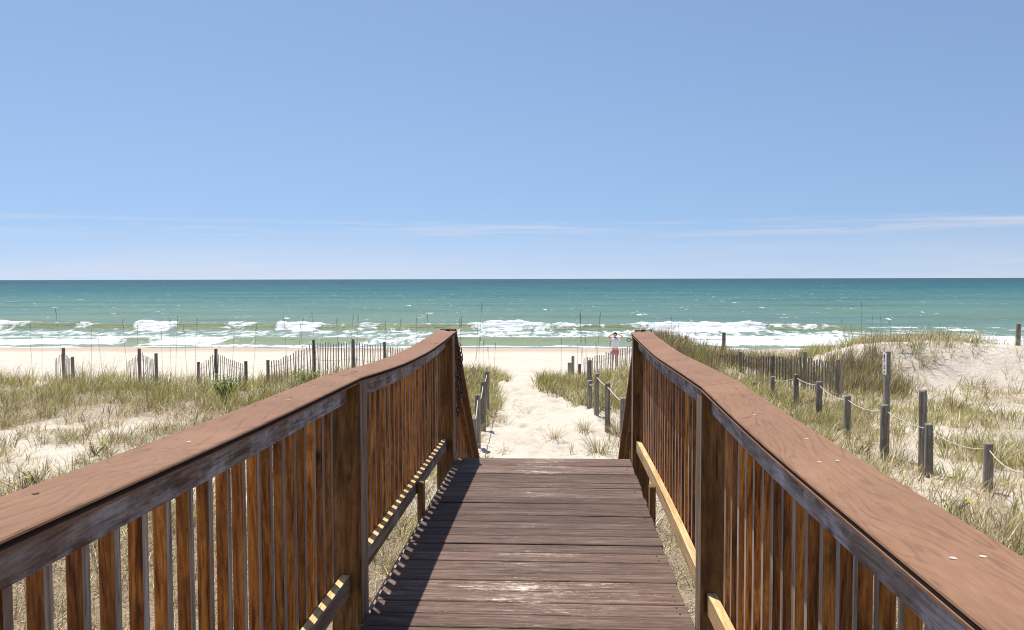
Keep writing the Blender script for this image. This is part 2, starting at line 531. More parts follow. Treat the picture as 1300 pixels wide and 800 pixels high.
# footprints trodden into the path and down to the beach
for k in range(900):
    fy = random.uniform(9.5, 44); w = 1.05 if fy < 27 else 1.05 + (fy - 27) * .55
    fx = -.35 + random.uniform(-w, w) - (.5 if 22 < fy < 27 else 0)
    m = (np.abs(X - fx) < .4) & (np.abs(Y - fy) < .5)
    r2 = ((X[m] - fx) / .11) ** 2 + ((Y[m] - fy) / .17) ** 2
    Z[m] += -.06 * np.exp(-r2) + .028 * np.exp(-((np.sqrt(r2) - 1.6) / .5) ** 2)
LIT = 1.0 * (1 - sst(10.5, 12.8, Y)) * (1 - sst(8, 10, np.abs(X)))
LIT = np.maximum(LIT, sst(1.2, 2.4, X) * (1 - sst(23, 25, Y)) * np.clip(.1 + .9 * sst(.42, .62, fbm(X * .5, Y * .45, 131)), 0, .5))
LIT = np.maximum(LIT, sst(1.8, 2.8, -X) * (.62 * sst(16.5, 19, Y) * (1 - sst(25, 26.5, Y)) + .5 * sst(.5, .62, fbm(X * .55, Y * .5, 111)) * (1 - sst(20, 22, Y))))
sand = link('sand', npmesh('sand', np.stack([X, Y, Z], -1).reshape(-1, 3), grid_quads(len(gx), len(gy)), mat=M['sand'], attrs={'litter': LIT.ravel()}))
tag(sand, 'pale sand of the dunes, the trodden path and the beach', 'sand', kind='structure')

# ------------------------------------------------------------------ sea
WL = -3.42


def pxs(a, Yd): return (a - 712) * Yd / F


def segmask(x, segs, Yd, soft=1.0):
    m = np.zeros_like(x); soft = soft * 2.2
    x = x + (fbm(x * .35, x * 0 + Yd, 19) - .5) * 3
    for a, b, v in segs:
        x0, x1 = pxs(a, Yd), pxs(b, Yd)
        m = np.maximum(m, v * sst(x0 - soft, x0 + soft * .4, x) * (1 - sst(x1 - soft * .4, x1 + soft, x)))
    return m


def seglump(x, segs, Yd):
    m = np.zeros_like(x)
    xw = x + (fbm(x * .5, x * 0 + Yd, 23) - .5) * 3.0
    for a, b, v in segs:
        t = (xw - pxs(a, Yd)) / (pxs(b, Yd) - pxs(a, Yd))
        m = np.maximum(m, v * np.sqrt(np.sin(np.pi * np.clip(t, 0, 1))))
    return m


sx_ = axis(-74, 64, .22, -26000, 26000, 1.16)
sy_ = np.concatenate([np.arange(56, 100, .22), axis(100, 104, .6, 100, 30000, 1.035)[0:]])
sy_ = np.unique(np.round(sy_, 3))
X, Y = np.meshgrid(sx_, sy_)
Z = np.full_like(X, WL)
olive = np.zeros_like(X); foam = np.zeros_like(X)
# outer breaker
yc = 80 + 2.2 * (fbm(X * .035, X * 0 + 3, 31) - .5) * 2 + .8 * (vnoise(X * .25, X * 0, 8) - .5)
d = Y - yc
amp = .66 * (.72 + .5 * fbm(X * .09, X * 0 + 7, 14)) * (1 - .75 * sst(pxs(1060, 80), pxs(1120, 80), X)) * (.5 + .5 * segmask(X, [(-80, 335, 1), (340, 445, 1), (455, 1100, 1)], 80, 1.2))
Z += amp * np.where(d < 0, np.exp(-(d / .9) ** 2), np.exp(-(d / 3.4) ** 2))
olive = np.maximum(olive, np.where(d < .6, np.exp(-((d + .4) / 1.1) ** 2), np.exp(-((d - .6) / 1.6) ** 2)) * np.clip(amp / .6, 0, 1) * .95)
brk = seglump(X, [(-300, 8, 1), (72, 100, .5), (142, 207, 1.1), (262, 305, .52), (350, 402, 1.1), (450, 478, .6), (598, 690, .95), (690, 735, .55), (798, 972, 1.15), (972, 1050, .5), (1180, 1230, .45), (1340, 1900, 1)], 80)
brk = brk * (.85 + .3 * fbm(X * .8, Y * .8, 77))
foam = np.maximum(foam, (.25 + .75 * brk) * (brk > .02) * np.where(d < 0, np.exp(-(d / (.35 + 1.9 * brk)) ** 4), np.exp(-(d / (.3 + .6 * brk)) ** 2)))
Z += .58 * brk * np.where(d < 0, np.exp(-(d / 1.1) ** 2), np.exp(-(d / .8) ** 2)) * (.15 + 1.1 * np.clip(fbm(X * .9, Y * .7, 5) - .25, 0, 1))
# inner wave
yc2 = 65.2 + 2.4 * (fbm(X * .045, X * 0 + 9, 41) - .5) * 2
d2 = Y - yc2
gl = segmask(X, [(135, 205, .8), (250, 470, 1), (560, 800, 1), (1040, 1170, .5)], 65, 1.5)
a2 = .13 + .25 * gl
Z += a2 * np.where(d2 < 0, np.exp(-(d2 / 1.0) ** 2), np.exp(-(d2 / 3.) ** 2))
olive = np.maximum(olive, gl * np.exp(-((d2 + .5) / 2.0) ** 2) * .75)
# foam sheets between the breaker and the shore
zone = sst(65.5, 67.5, Y) * (1 - sst(77.5, 79.8, Y))
br = fbm(X * .03, Y * .02, 51)
sheet = zone * (.49 + .5 * (br - .5) + .35 * (fbm(X * .2, Y * .5, 57) - .5))
sheet *= 1 - .45 * sst(pxs(1060, 74), pxs(1110, 74), X)
foam = np.maximum(foam, sheet)
wb = segmask(X, [(-300, 140, .95), (203, 262, .95), (470, 560, .55), (855, 1062, 1.05), (1155, 1290, 1.1)], 66, 1.3)
foam = np.maximum(foam, wb * np.exp(-((d2 + .4) / 2.6) ** 4))
foam = np.maximum(foam, segmask(X, [(858, 1060, .9), (1155, 1290, 1.0)], 70, 1.5) * np.exp(-((Y - 70.5) / 3.2) ** 4))
foam = np.maximum(foam, segmask(X, [(-300, 620, .68), (400, 720, .66)], 70, 2) * np.exp(-((Y - 70.2 - 2 * (vnoise(X * .1, Y * 0, 4) - .5)) / 1.5) ** 4))
foam = np.maximum(foam, segmask(X, [(250, 460, .72)], 62, 1.5) * np.exp(-((d2 + 3.0 + .6 * vnoise(X * .3, Y * 0, 9)) / .7) ** 2))
# swash line
ye = 60.0 + 1.8 * (fbm(X * .12, X * 0 + 2, 61) - .5) * 2
foam = np.maximum(foam, .9 * np.exp(-((Y - ye) / .55) ** 4))
# mild spilling streaks on the right, beyond the mounds
foam = np.maximum(foam, segmask(X, [(1090, 1400, .50)], 82, 3) * np.exp(-((Y - 85 - 3 * (vnoise(X * .06, Y * 0, 3) - .5)) / 1.2) ** 2))
foam = np.maximum(foam, segmask(X, [(1040, 1180, .52)], 76, 3) * np.exp(-((Y - 77.) / 1.5) ** 2))
foam = np.maximum(foam, .40 * np.exp(-((d + 2.0) / 1.0) ** 2) * (.6 + .8 * fbm(X * .12, X * 0 + 5, 71)) * (1 - .6 * sst(pxs(1060, 80), pxs(1110, 80), X)))
foam = np.maximum(foam, .36 * np.exp(-((d - .1) / .45) ** 2) * (.5 + fbm(X * .15, X * 0 + 8, 75)))
# a swell further out, not yet breaking
for y0, s_, a_ in ((92, 71, .28), (106, 72, .30), (128, 73, .32), (158, 74, .3)):
    yy = y0 + 8 * (fbm(X * .02, X * 0 + 1, s_) - .5)
    am = a_ * sst(.38, .62, fbm(X * .03, X * 0 + 4, s_ + 20))
    Z += am * np.exp(-((Y - yy) / (y0 * .03)) ** 2)
    olive = np.maximum(olive, .30 * am / a_ * np.exp(-((Y - yy + y0 * .015) / (y0 * .03)) ** 2) * (1 - sst(100, 190, Y) * .6))
near = 1 - sst(250, 500, Y)
Z += near * ((fbm(X * .35, Y * .8, 81) - .5) * .16)
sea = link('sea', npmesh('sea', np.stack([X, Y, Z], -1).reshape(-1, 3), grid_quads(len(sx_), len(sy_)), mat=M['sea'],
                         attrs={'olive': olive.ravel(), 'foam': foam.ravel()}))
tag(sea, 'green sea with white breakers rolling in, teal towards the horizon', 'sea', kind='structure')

# ------------------------------------------------------------------ boardwalk deck
XL, XR = -.893, .592
deck = empty('boardwalk', (-.15, 3.2, 0), 'worn brown plank boardwalk running between two timber railings towards the beach', 'boardwalk')
pl_me = []
for k in range(5):
    mb = MB(); mb.bbox(-.7425, .7425, -.0695, .0695, -.032, 0, .004)
    me = mb.mesh('plank', M['deck'])
    for v in me.vertices:
        v.co.z += .0025 * math.sin(v.co.x * (2 + k) + k)
    pl_me.append(me)
y = 7.168; k = 0
nail = MB().tube([(0, 0, -.002), (0, 0, .0012)], .0045, 8).mesh('nail', M['screw_dark'])
while y > -.6:
    p = link('plank', pl_me[k % 5], deck)
    yc_ = y - .0695
    p.location = (random.uniform(-.006, .006) + 0.0, yc_ - 3.2, random.uniform(-.003, .002))
    p.rotation_euler = (random.uniform(-.006, .006), random.uniform(-.0015, .0015), random.uniform(-.0022, .0022))
    if yc_ > 2.2:
        for nx in (.69, -.69):
            for ny in (-.035, .038):
                if random.random() < .75:
                    link('nail', nail, p, (nx + random.uniform(-.012, .012), ny, 0))
    y -= .139 + random.choice([.005, .006, .008, .011, .015]); k += 1
for jx in (-.76, -.15, .46):
    MB().bbox(jx - .019, jx + .019, -3.7, 3.93, -.226, -.036).build('joist', M['brail_side'], deck)

# ------------------------------------------------------------------ railings
def railing(side, label, xcap, xpost, xboard, xbal, xbr, joints, posts, keys, screws):
    """side -1 / +1 ; x values are inner faces, growing outwards by the part's thickness"""
    root = empty('railing', (xpost, posts[1], 0), label, 'railing')
    oy = posts[1]; ox = xpost
    secs = [(-1.1, joints[0]), (joints[0], joints[1])]

    (ki, kz), kt = keys
    def zi(y):
        return float(np.mean(np.interp(y + np.linspace(-.22, .22, 7), ki, kz)) if min(abs(y - joints[0]), 9) > .24 else np.interp(y, ki, kz))
    def tilt(y): return float(np.interp(y, *kt))
    def zc(y): return zi(y) + tilt(y) * .5

    def X_(a, w):                                            # span from inner face outward, in root space
        a0, a1 = a - ox, a + side * w - ox
        return (min(a0, a1), max(a0, a1))
    for n, (a, b) in enumerate(secs):
        ys = np.linspace(a, b - .003, 26)
        zs = zi
        # grooved composite cap board
        prof = [(0, -.0065), (.0015, -.0025), (.006, 0), (.159, 0), (.165, -.005), (.165, -.022), (.161, -.027), (.004, -.027), (0, -.024), (0, -.0185), (.034, -.0175), (.034, -.0085), (.002, -.0075)]
        prof = prof if side > 0 else prof[::-1]
        rings = [[Vector((xcap + side * q[0] - ox, yy - oy, zs(yy) + q[1] + tilt(yy) * q[0] / .165)) for q in prof] for yy in ys]
        MB().loft([r[::-1] for r in rings]).build('cap_board', M['cap'], root)
        # timber board under the cap, between the posts
        pa = [p for p in posts if p < b + .2]
        lo = posts[0] + .14 if n == 0 else posts[1] + .14
        hi = posts[1] if n == 0 else posts[2]
        spans = [(lo + .004, hi - .004)] + ([(-1.1, posts[0] - .004)] if n == 0 else [])
        for l_, h_ in spans:
            yb = np.linspace(l_, h_, 22); xa = X_(xboard, .038)
            r2 = [[Vector((xa[i], yy - oy, zs(yy) - dz)) for i, dz in ((0, .118), (1, .118), (1, .0295), (0, .0295))] for yy in yb]
            MB().loft([r[::-1] for r in r2]).build('rail_board', M['board'], root)
            # bottom rail, slightly bowed
            xa = X_(xbr, .038); bow = .012 * (1 if side > 0 else .3)
            r3 = [[Vector((xa[i] + bow * math.sin((yy - l_) / (h_ - l_) * math.pi) * side, yy - oy, z)) for i, z in ((0, .105), (1, .105), (1, .194), (0, .194))] for yy in yb]
            mb = MB(); mb.loft([r[::-1] for r in r3])
            nb = len(yb) - 1
            for q in range(nb):
                for e in range(4):
                    mb.m[q * 4 + e] = 0
            # ring order reversed: edge between corner 3 and 2 is the top
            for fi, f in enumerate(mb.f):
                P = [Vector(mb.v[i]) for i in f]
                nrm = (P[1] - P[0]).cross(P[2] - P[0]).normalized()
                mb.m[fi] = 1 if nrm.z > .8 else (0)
            mb.build('bottom_rail', [M['brail_side'] if side < 0 else M['brail_sunlit'], M['brail']], root)
            # balusters
            bm_ = None
            nbal = int((h_ - l_ - .05) / .127)
            off = (h_ - l_ - (nbal - 1) * .127) / 2
            for q in range(nbal):
                yy = l_ + off + q * .127
                if bm_ is None:
                    xa = X_(xbal, .036)
                    w = (xa[1] - xa[0]) / 2
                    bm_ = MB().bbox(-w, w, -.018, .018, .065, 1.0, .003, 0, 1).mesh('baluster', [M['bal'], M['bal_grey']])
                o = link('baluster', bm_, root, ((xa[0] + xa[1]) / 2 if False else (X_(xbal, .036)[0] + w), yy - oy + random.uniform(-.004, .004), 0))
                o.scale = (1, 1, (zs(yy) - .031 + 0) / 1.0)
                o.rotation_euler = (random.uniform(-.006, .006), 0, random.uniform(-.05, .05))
    for py_ in posts:
        xa = X_(xpost, .14)
        MB().bbox(xa[0], xa[1], py_ - oy, py_ + .14 - oy, -1.95, zc(py_ + .07) - .0275, .005, 0, 1).build('post', [M['post'], M['post_grey']], root)
    # short stub of 2x4 that carries the bottom rail from below
    for sy in (5.5, 2.1):
        a0, a1 = sorted((xbr - side * .003 - ox, xbr - side * .043 - ox))
        mb = MB(); mb.bbox(a0, a1, sy - oy, sy + .09 - oy, -1.0, .178, .006, 0, 1); mb.build('rail_stub', [M['post'], M['post_grey']], root)
    pal = MB().tube([(0, 0, -.001), (0, 0, .0012)], .0062, 10).mesh('screw', M['screw_pale'])
    drk = MB().tube([(0, 0, -.001), (0, 0, .0012)], .0068, 10).mesh('screw', M['screw_dark'])
    for px, py, pale in screws:
        q = onz(px, py, 1.085)
        for _ in range(4):
            q = onz(px, py, zi(q.y) + tilt(q.y) * (q.x - xcap) * side / .165)
        link('screw', pal if pale else drk, root, (q.x - ox, q.y - oy, q.z))
    return root


left = railing(-1, 'left timber railing with chain on its far post and sagging brown cap', -.905, -.912, -.972, -1.0105, -.966,
               (3.74, 7.20), (.42, 3.73, 6.99),
               (([-1.1, 1.34, 1.9, 2.5, 3.74, 4.3, 4.9, 5.75, 6.5, 7.2], [1.15, 1.129, 1.119, 1.111, 1.106, 1.080, 1.060, 1.054, 1.072, 1.10]), ([0, 7], [.012, .012])),
               [(349, 507, 1), (366, 508, 1), (420, 476, 0), (426, 473, 0), (447, 474, 0), (451, 472, 0), (486, 461, 1), (545, 431, 1), (45, 627, 0), (553, 436, 0), (240, 561, 1)])
right = railing(1, 'right timber railing with sunlit pale bottom rail and pale screw heads', .597, .602, .642, .6805, .630,
                (3.58, 7.20), (.42, 3.59, 6.99),
                (([-1.1, 1.1, 2.4, 3.0, 3.58, 4.29, 5.3, 6.3, 7.2], [1.055, 1.058, 1.060, 1.073, 1.093, 1.082, 1.062, 1.073, 1.092]), ([1.1, 2.4, 3.58, 7.2], [.036, .034, .02, .015])),
                [(1210, 709, 1), (1248, 707, 1), (1024, 557, 1), (1040, 587, 1), (1063, 585, 1), (958, 527, 1), (842, 448, 1), (935, 494, 0), (813, 421, 0)])

# ------------------------------------------------------------------ stairs down to the sand
st = empty('staircase', (-.15, 7.2, -1.7), 'timber stairs dropping from the boardwalk end to the sand', 'stairs')
rise, run = .19, .247
for k in range(8):
    z = -(k + 1) * rise; y0 = 7.2 + k * run
    MB().bbox(-.72, .72, y0 - 7.2 - .02, y0 - 7.2 + run + .012, z + 1.7 - .036, z + 1.7, .004).build('tread', M['deck'], st)
for sxx in (-.75, .75):
    mb = MB()
    pts = [(0, 1.66), (0, 1.32), (2.05, -.12), (2.25, -.12), (2.25, .05)]
    a, b = sxx - .019, sxx + .019
    v = [(a, p, q) for p, q in pts] + [(b, p, q) for p, q in pts]; n = len(pts)
    mb.add(v, [tuple(range(n)), tuple(range(2 * n - 1, n - 1, -1))] + [((i + 1) % n, i, i + n, (i + 1) % n + n) for i in range(n)])
    mb.build('stringer', M['brail_side'], st)


def stair_rail(side, x, label, teeth):
    root = empty('stair_railing', (x, 9.3, T(x, 9.3)), label, 'railing')
    zb = root.location.z; sl = .77
    def zt(y): return 1.095 - sl * (y - 7.22)
    def bar(name, x0, w, z_off, h, y0, y1, mat):
        a0, a1 = sorted((x0 - x, x0 + side * w - x))
        v = []
        for yy in (y0, y1):
            zz = zt(yy) - z_off - zb
            v += [(a0, yy - 9.3, zz - h), (a1, yy - 9.3, zz - h), (a1, yy - 9.3, zz), (a0, yy - 9.3, zz)]
        return MB().add(v, [(0, 1, 2, 3), (7, 6, 5, 4), (0, 4, 5, 1), (1, 5, 6, 2), (2, 6, 7, 3), (3, 7, 4, 0)]).build(name, mat, root)
    cap = bar('cap_board', x, .15, 0, .034, 7.205, 9.36, M['cap'])
    bar('rail_board', x + side * .05, .038, .04, .12, 7.14, 9.22, M['post'])
    bar('bottom_rail', x + side * .05, .038, .86, .12, 7.14, 9.22, M['brail_side'])
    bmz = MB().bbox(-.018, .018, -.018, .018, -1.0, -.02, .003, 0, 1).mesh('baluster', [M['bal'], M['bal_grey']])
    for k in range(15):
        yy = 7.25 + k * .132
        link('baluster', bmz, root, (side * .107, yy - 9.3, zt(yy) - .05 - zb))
    MB().bbox(min(side * .01, side * .14), max(side * .01, side * .14), -.07, .05, -.4, zt(9.3) - .036 - zb, .005, 0, 1).build('post', [M['post'], M['post_grey']], root)
    if teeth:
        # fluted cut end of the cap board standing just above the level cap
        mb = MB()
        for k in range(6):
            a = side * (.008 + k * .024)
            mb.bbox(min(a, a + side * .016), max(a, a + side * .016), 7.2 - 9.3 + .006, 7.2 - 9.3 + .05, 1.09 - zb, 1.117 - zb, .003)
        mb.build('fluted_end', M['cap'], root)


stair_rail(-1, -.905, 'left stair railing sloping down to the sand beyond the chained post', True)
stair_rail(1, .632, 'right stair railing sloping down beyond the right railing, nearly edge on', False)

# chain hanging from an eyelet on the far post of the left railing
ch = empty('chain', (-.905, 7.145, .98), 'rusty chain hanging down the far left railing post', 'chain')
mb = MB()
def linkring(mb, c, ang, L=.025, r=.013, t=.0052):
    pts = []
    for k in range(13):
        q = 2 * math.pi * k / 12
        a = math.cos(q) * r; b = math.sin(q) * L
        pts.append((c[0] + a * math.cos(ang), c[1] + a * math.sin(ang), c[2] + b))
    mb.tube(pts, t, 5, cap=False)
for k in range(16):
    linkring(mb, (.020 + .006 * math.sin(k * .7), .0, -.03 - k * .038), (k % 2) * math.pi / 2 + .4)
for k in range(11):
    linkring(mb, (.040 + .008 * math.sin(k * .9), .012, -.05 - k * .038), (k % 2) * math.pi / 2 + .9)
mb.build('links', M['steel'], ch, smooth=True)
mb = MB(); mb.tube([(-.02, 0, 0), (.018, 0, 0)], .005, 6)
mb.tube([(.03 + .014 * math.cos(q), 0, .0 + .014 * math.sin(q)) for q in np.linspace(0, 2 * math.pi, 13)], .0035, 6, cap=False)
mb.build('eyelet', M['steel'], ch, smooth=True)
mb = MB(); mb.tube([(.02, 0, 0), (-.012, 0, 0)], .005, 6)
mb.tube([(-.026 + .014 * math.cos(q), 0, .0 + .014 * math.sin(q)) for q in np.linspace(0, 2 * math.pi, 13)], .0035, 6, cap=False)
o = mb.build('eyelet', M['steel'], right, smooth=True)
o.location = (.602 - .602, 7.13 - 3.59 , 1.03)

# ------------------------------------------------------------------ round posts with rope
def round_post(px, ytop, Yd, r, label, group=None, lean=(0, 0), name='rope_post', cat='post', mat='rpost', ang=False):
    p = at(px, ytop, Yd); zb = T(p.x, p.y)
    h = max(p.z - zb, .25)
    root = bpy.data.objects.new(name, None)
    mb = MB()
    n = 14 if not ang else 4
    rings = []
    for k, t in enumerate((-.45 / h, 0, .35, .7, .97, 1.0)):
        rr = r * (1.04 - .06 * t) * (.93 if k == 5 else 1) * (1.25 if ang else 1)
        rings.append([Vector((rr * math.cos(q) + lean[0] * t * h + random.uniform(-.002, .002), rr * math.sin(q) + lean[1] * t * h, t * h + (random.uniform(-.006, .006) if k == 5 else 0))) for q in [2 * math.pi * (i + .5) / n for i in range(n)]])
    mb.loft(rings)
    o = mb.build(name, M[mat], None, (p.x, p.y, zb))
    for poly in o.data.polygons: poly.use_smooth = len(poly.vertices) == 4 and not ang
    tag(o, label, cat, group)
    return Vector((p.x + lean[0] * h, p.y + lean[1] * h, p.z))


# left edge of the path
GA = 'rope posts along the left edge of the path'
LP = [round_post(px, yt, Yd, r, lb, GA) for px, yt, Yd, r, lb in [
    (600, 531, 13.2, .055, 'grey rope post mostly hidden behind the left stair railing'),
    (606.5, 501, 15.7, .055, 'grey rope post on the left of the path, nearest clear of the stairs'),
    (613.3, 484, 17.8, .055, 'middle grey rope post on the left of the path'),
    (618, 471, 19.6, .055, 'tallest looking farthest rope post on the left of the path')]]
GB = 'rope posts along the right edge of the path'
RP = [round_post(px, yt, Yd, r, lb, GB) for px, yt, Yd, r, lb in [
    (791, 505, 15.3, .060, 'grey rope post half hidden beside the right stair railing'),
    (771.3, 486, 18.0, .060, 'thick clean round rope post, second nearest right of the path'),
    (757.5, 474, 19.6, .057, 'round rope post third along the right edge of the path'),
    (748.5, 483, 21.0, .060, 'short squat rope post right of the path in front of a taller one')]]
round_post(748.5, 457, 23.3, .062, 'tall dark weathered post rising behind the short squat rope post', GB, name='weathered_post')
round_post(735, 462, 25.5, .05, 'thin post in the grass right of the path, left of the tall one', GB, (.03, 0), name='weathered_post')
round_post(727.3, 452, 30, .055, 'pale post standing alone on the sand at the beach end', None, name='weathered_post')
round_post(723.3, 460.5, 29.6, .085, 'low square timber stub leaning against the pale lone post', None, name='timber_stub', ang=True)
GC = 'rope posts on the dune right of the boardwalk'
QP = [round_post(px, yt, Yd, r, lb, GC, ln) for px, yt, Yd, r, lb, ln in [
    (1312, 590, 11.0, .062, 'rope post at the right picture edge holding the nearest rope end', (0, 0)),
    (1255, 562.5, 12.95, .068, 'nearest thick rope post right of the railing, with rope threaded through', (0, 0)),
    (1180.5, 538, 14.0, .068, 'rope post standing right in front of the taller leaning post', (-.02, 0)),
    (1123.2, 514, 15.1, .068, 'rope post standing right in front of the sign post', (0, 0)),
    (1076, 502, 17.3, .068, 'pale grey rope post left of the sign post', (0, 0)),
    (1040, 484, 19.6, .066, 'dark rope post between the pale one and the picket fence', (0, 0)),
    (1011, 475, 21.2, .06, 'rope post in front of the right picket fence', (0, 0)),
    (981, 478, 22.6, .058, 'farther rope post almost lost in front of the right picket fence', (0, 0)),
    (958, 485, 23.6, .058, 'low rope post at the far end of the right rope, by the fence', (0, 0))]]
round_post(1173, 495, 14.35, .066, 'taller dark split post behind a rope post, right of the sign post', None, (-.01, 0), 'tall_post')
round_post(1293, 411, 28, .075, 'single weathered post on the dune crest at the right edge', None, (0, 0), 'weathered_post')
round_post(919, 422, 29.5, .065, 'tall slim post rising behind the bushy right fence', None, (0, 0), 'weathered_post')


def rope(pts, sag, label, r=.010):
    mb = MB(); P = []
    o0 = pts[0]
    for a, b, s in zip(pts[:-1], pts[1:], sag):
        for k in range(9):
            t = k / 8
            q = a.lerp(b, t); q.z -= s * 4 * t * (1 - t)
            if k or not P: P.append(q - o0)
    mb.tube(P, r, 6)
    tag(mb.build('rope', M['rope'], None, o0, True), label, 'rope')


dn = Vector((0, 0, -.09))
rope([p + dn for p in LP], [.16, .14, .05], 'white rope threaded through the posts left of the path', .009)
rope([p + dn for p in RP], [.02, .02, .1], 'white rope slanting through the posts right of the path', .009)
rope([p + dn for p in QP], [.13, .10, .05, .09, .09, .05, .06, .18, .12], 'long pale rope strung through the posts on the right dune', .0075)

# tall sign post
sp = at(1126.5, 446, 15.45); zb = T(sp.x, sp.y)
sg = empty('sign_post', (sp.x, sp.y, zb), 'tall grey post with narrow white beach sign turned almost edge on', 'sign')
MB().bbox(-.048, .048, -.045, .045, -.5, sp.z - zb, .006).build('post', M['rpost'], sg)
hs = .40
pn = MB().bbox(-.15, .15, -.003, .003, -hs / 2, hs / 2, .002).build('sign_panel', M['sign_white'], sg)
pn.location = (-.056, -.03, sp.z - zb - .02 - hs / 2)
pn.rotation_euler = (0, 0, R(-99))
# the printing on the panel: a dark round emblem, two short dark lines and a red block of lines
mb = MB()
mb.tube([(.035 * math.cos(q), -.0045, .13 + .035 * math.sin(q)) for q in np.linspace(0, 2 * math.pi, 19)], .010, 6, cap=False)
for z, w in ((.055, .07), (.025, .055), (-.145, .06), (-.165, .07)):
    mb.box(-w, w, -.0052, -.0032, z - .007, z + .007)
mb.build('printing', M['sign_black'], pn)
mb = MB()
for z, w in ((-.03, .085), (-.06, .07), (-.09, .085)):
    mb.box(-w, w, -.0052, -.0032, z - .010, z + .010)
mb.build('red_printing', M['sign_red'], pn)

# ------------------------------------------------------------------ sand fences
def sand_fence(nodes, label, pmat='picket', pw=.030, gap=.082, post_r=.05, wires=2, group='picket sand fences on the dunes'):
    """nodes: (px, y of picket top, distance, y of post top or None)"""
    P = [at(n[0], n[1], n[2]) for n in nodes]
    base = P[len(P) // 2]
    root = empty('sand_fence', (base.x, base.y, T(base.x, base.y)), label, 'fence', group)
    o = root.location
    for n, p in zip(nodes, P):
        if n[3] is None: continue
        q = at(n[0], n[3], n[2] + .06); zb_ = T(q.x, q.y)
        mb = MB(); h = q.z - zb_
        mb.tube([(0, 0, -.4), (0, 0, h * .5), (0, 0, h - .01), (0, 0, h)], [post_r * 1.05, post_r, post_r * .97, post_r * .85], 9)
        pp = mb.build('post', M['fence'], root, Vector((q.x, q.y, zb_)) - o)
    picks = []
    for a, b in zip(P[:-1], P[1:]):
        L = math.hypot(b.x - a.x, b.y - a.y); n = max(int(L / gap), 1)
        for k in range(n):
            t = (k + .5) / n; q = a.lerp(b, t); q.z -= .05 * math.sin(t * math.pi)
            picks.append((q, math.atan2(b.y - a.y, b.x - a.x)))
    me = MB().bbox(-pw / 2, pw / 2, -.006, .006, -1.25, 0, .002).mesh('picket', M[pmat])
    step = max(1, len(picks) / 98)
    kk = 0.0
    tops = []
    while int(kk) < len(picks):
        q, a = picks[int(kk)]; kk += step
        ob = link('picket', me, root, q - o + Vector((0, 0, random.uniform(-.035, .03))))
        ob.rotation_euler = (random.uniform(-.05, .05), random.uniform(-.045, .045), a)
        tops.append(q)
    for dz in ([.18, .55] if wires == 2 else [.2]):
        mb = MB()
        mb.tube([q - o - Vector((0, .012, dz)) for q in tops], .004, 4)
        mb.build('wire', M['wire'], root)
    return root


sand_fence([(69, 456, 26.2, None), (80.5, 445, 25.8, 441.5), (92, 457, 25.2, 453)], 'short picket fence piece at far left, two posts close together', 'picket', .024, .105)
sand_fence([(160, 460, 26.2, None), (176.8, 446, 25.6, 442.5), (198, 456, 24.7, 448.5)], 'picket fence piece peaking at a tall thin post, second from left', 'picket', .024, .10)
sand_fence([(252, 462, 25.5, 459.5), (274, 447, 25.1, 443), (312, 462, 24.2, 458.5)], 'low sagging picket fence piece behind the bright green bush', 'picket', .026, .098)
sand_fence([(340, 458, 24.3, 457), (367, 450, 24.9, None), (398, 434, 25.4, 431.5), (448, 433, 26, 430.5), (488, 437, 26.6, 434), (512, 442, 27, None)], 'long slanting picket fence rising to the left railing cap')
sand_fence([(741, 454, 28, None), (757, 451, 27.6, None), (771, 447, 27.2, None), (786, 442, 26.8, None), (801, 437, 26.4, None), (818, 434, 26, 428)], 'bleached picket fence in front of the person on the beach', 'picket', .04, .10, wires=1)
sand_fence([(862, 444, 28, None), (871, 444, 27.6, 427), (904, 447, 26.6, None), (940, 449, 25.6, 446.5), (981, 452, 24.6, 452), (1022, 453, 23.8, 446.5), (1064, 459, 22.8, 456.5), (1073, 462, 22.6, None)], 'dark overgrown picket fence right of the right railing', 'rpost', .045, .094)

# ------------------------------------------------------------------ grass
GREEN = np.array([[.24, .245, .050], [.33, .32, .075], [.44, .40, .125], [.13, .155, .034], [.40, .37, .10]])
STRAW = np.array([[.60, .49, .29], [.48, .37, .20], [.68, .58, .40], [.34, .25, .14], [.55, .47, .22]])
BROWN = np.array([[.27, .19, .125], [.34, .25, .175], [.20, .15, .105]])


def blades(name, roots, L, W, az, lean, droop, cols, label):
    n = len(roots)
    dh = np.stack([np.cos(az), np.sin(az), np.zeros(n)], 1)
    tw = az + np.pi / 2 + rng.normal(0, .7, n)
    sd = np.stack([np.cos(tw), np.sin(tw), np.zeros(n)], 1)
    V = np.zeros((n, 7, 3)); Cc = np.zeros((n, 7, 3))
    for k, t in enumerate((0, .38, .74, 1.0)):
        hor = (lean * t + droop * t * t) * L
        up = L * (t - .35 * droop * t * t) * np.sqrt(np.clip(1 - lean ** 2 * .5, .15, 1))
        c = roots + dh * hor[:, None]; c[:, 2] += up
        w = W * (1 - .35 * t)
        if k < 3:
            V[:, 2 * k] = c - sd * w[:, None] / 2; V[:, 2 * k + 1] = c + sd * w[:, None] / 2
        else: V[:, 6] = c
    b = (np.arange(n) * 7)[:, None]
    Q = np.concatenate([b + np.array([[0, 1, 3, 2]]), b + np.array([[2, 3, 5, 4]])]); Tt = b + np.array([[4, 5, 6]])
    Cc[:] = cols[:, None, :]
    me = npmesh(name, V.reshape(-1, 3), Q, Tt, M['blade'], {'tint': Cc.reshape(-1, 3)}, smooth=False)
    o = link(name, me)
    tag(o, label, 'grass', kind='stuff')
    return o


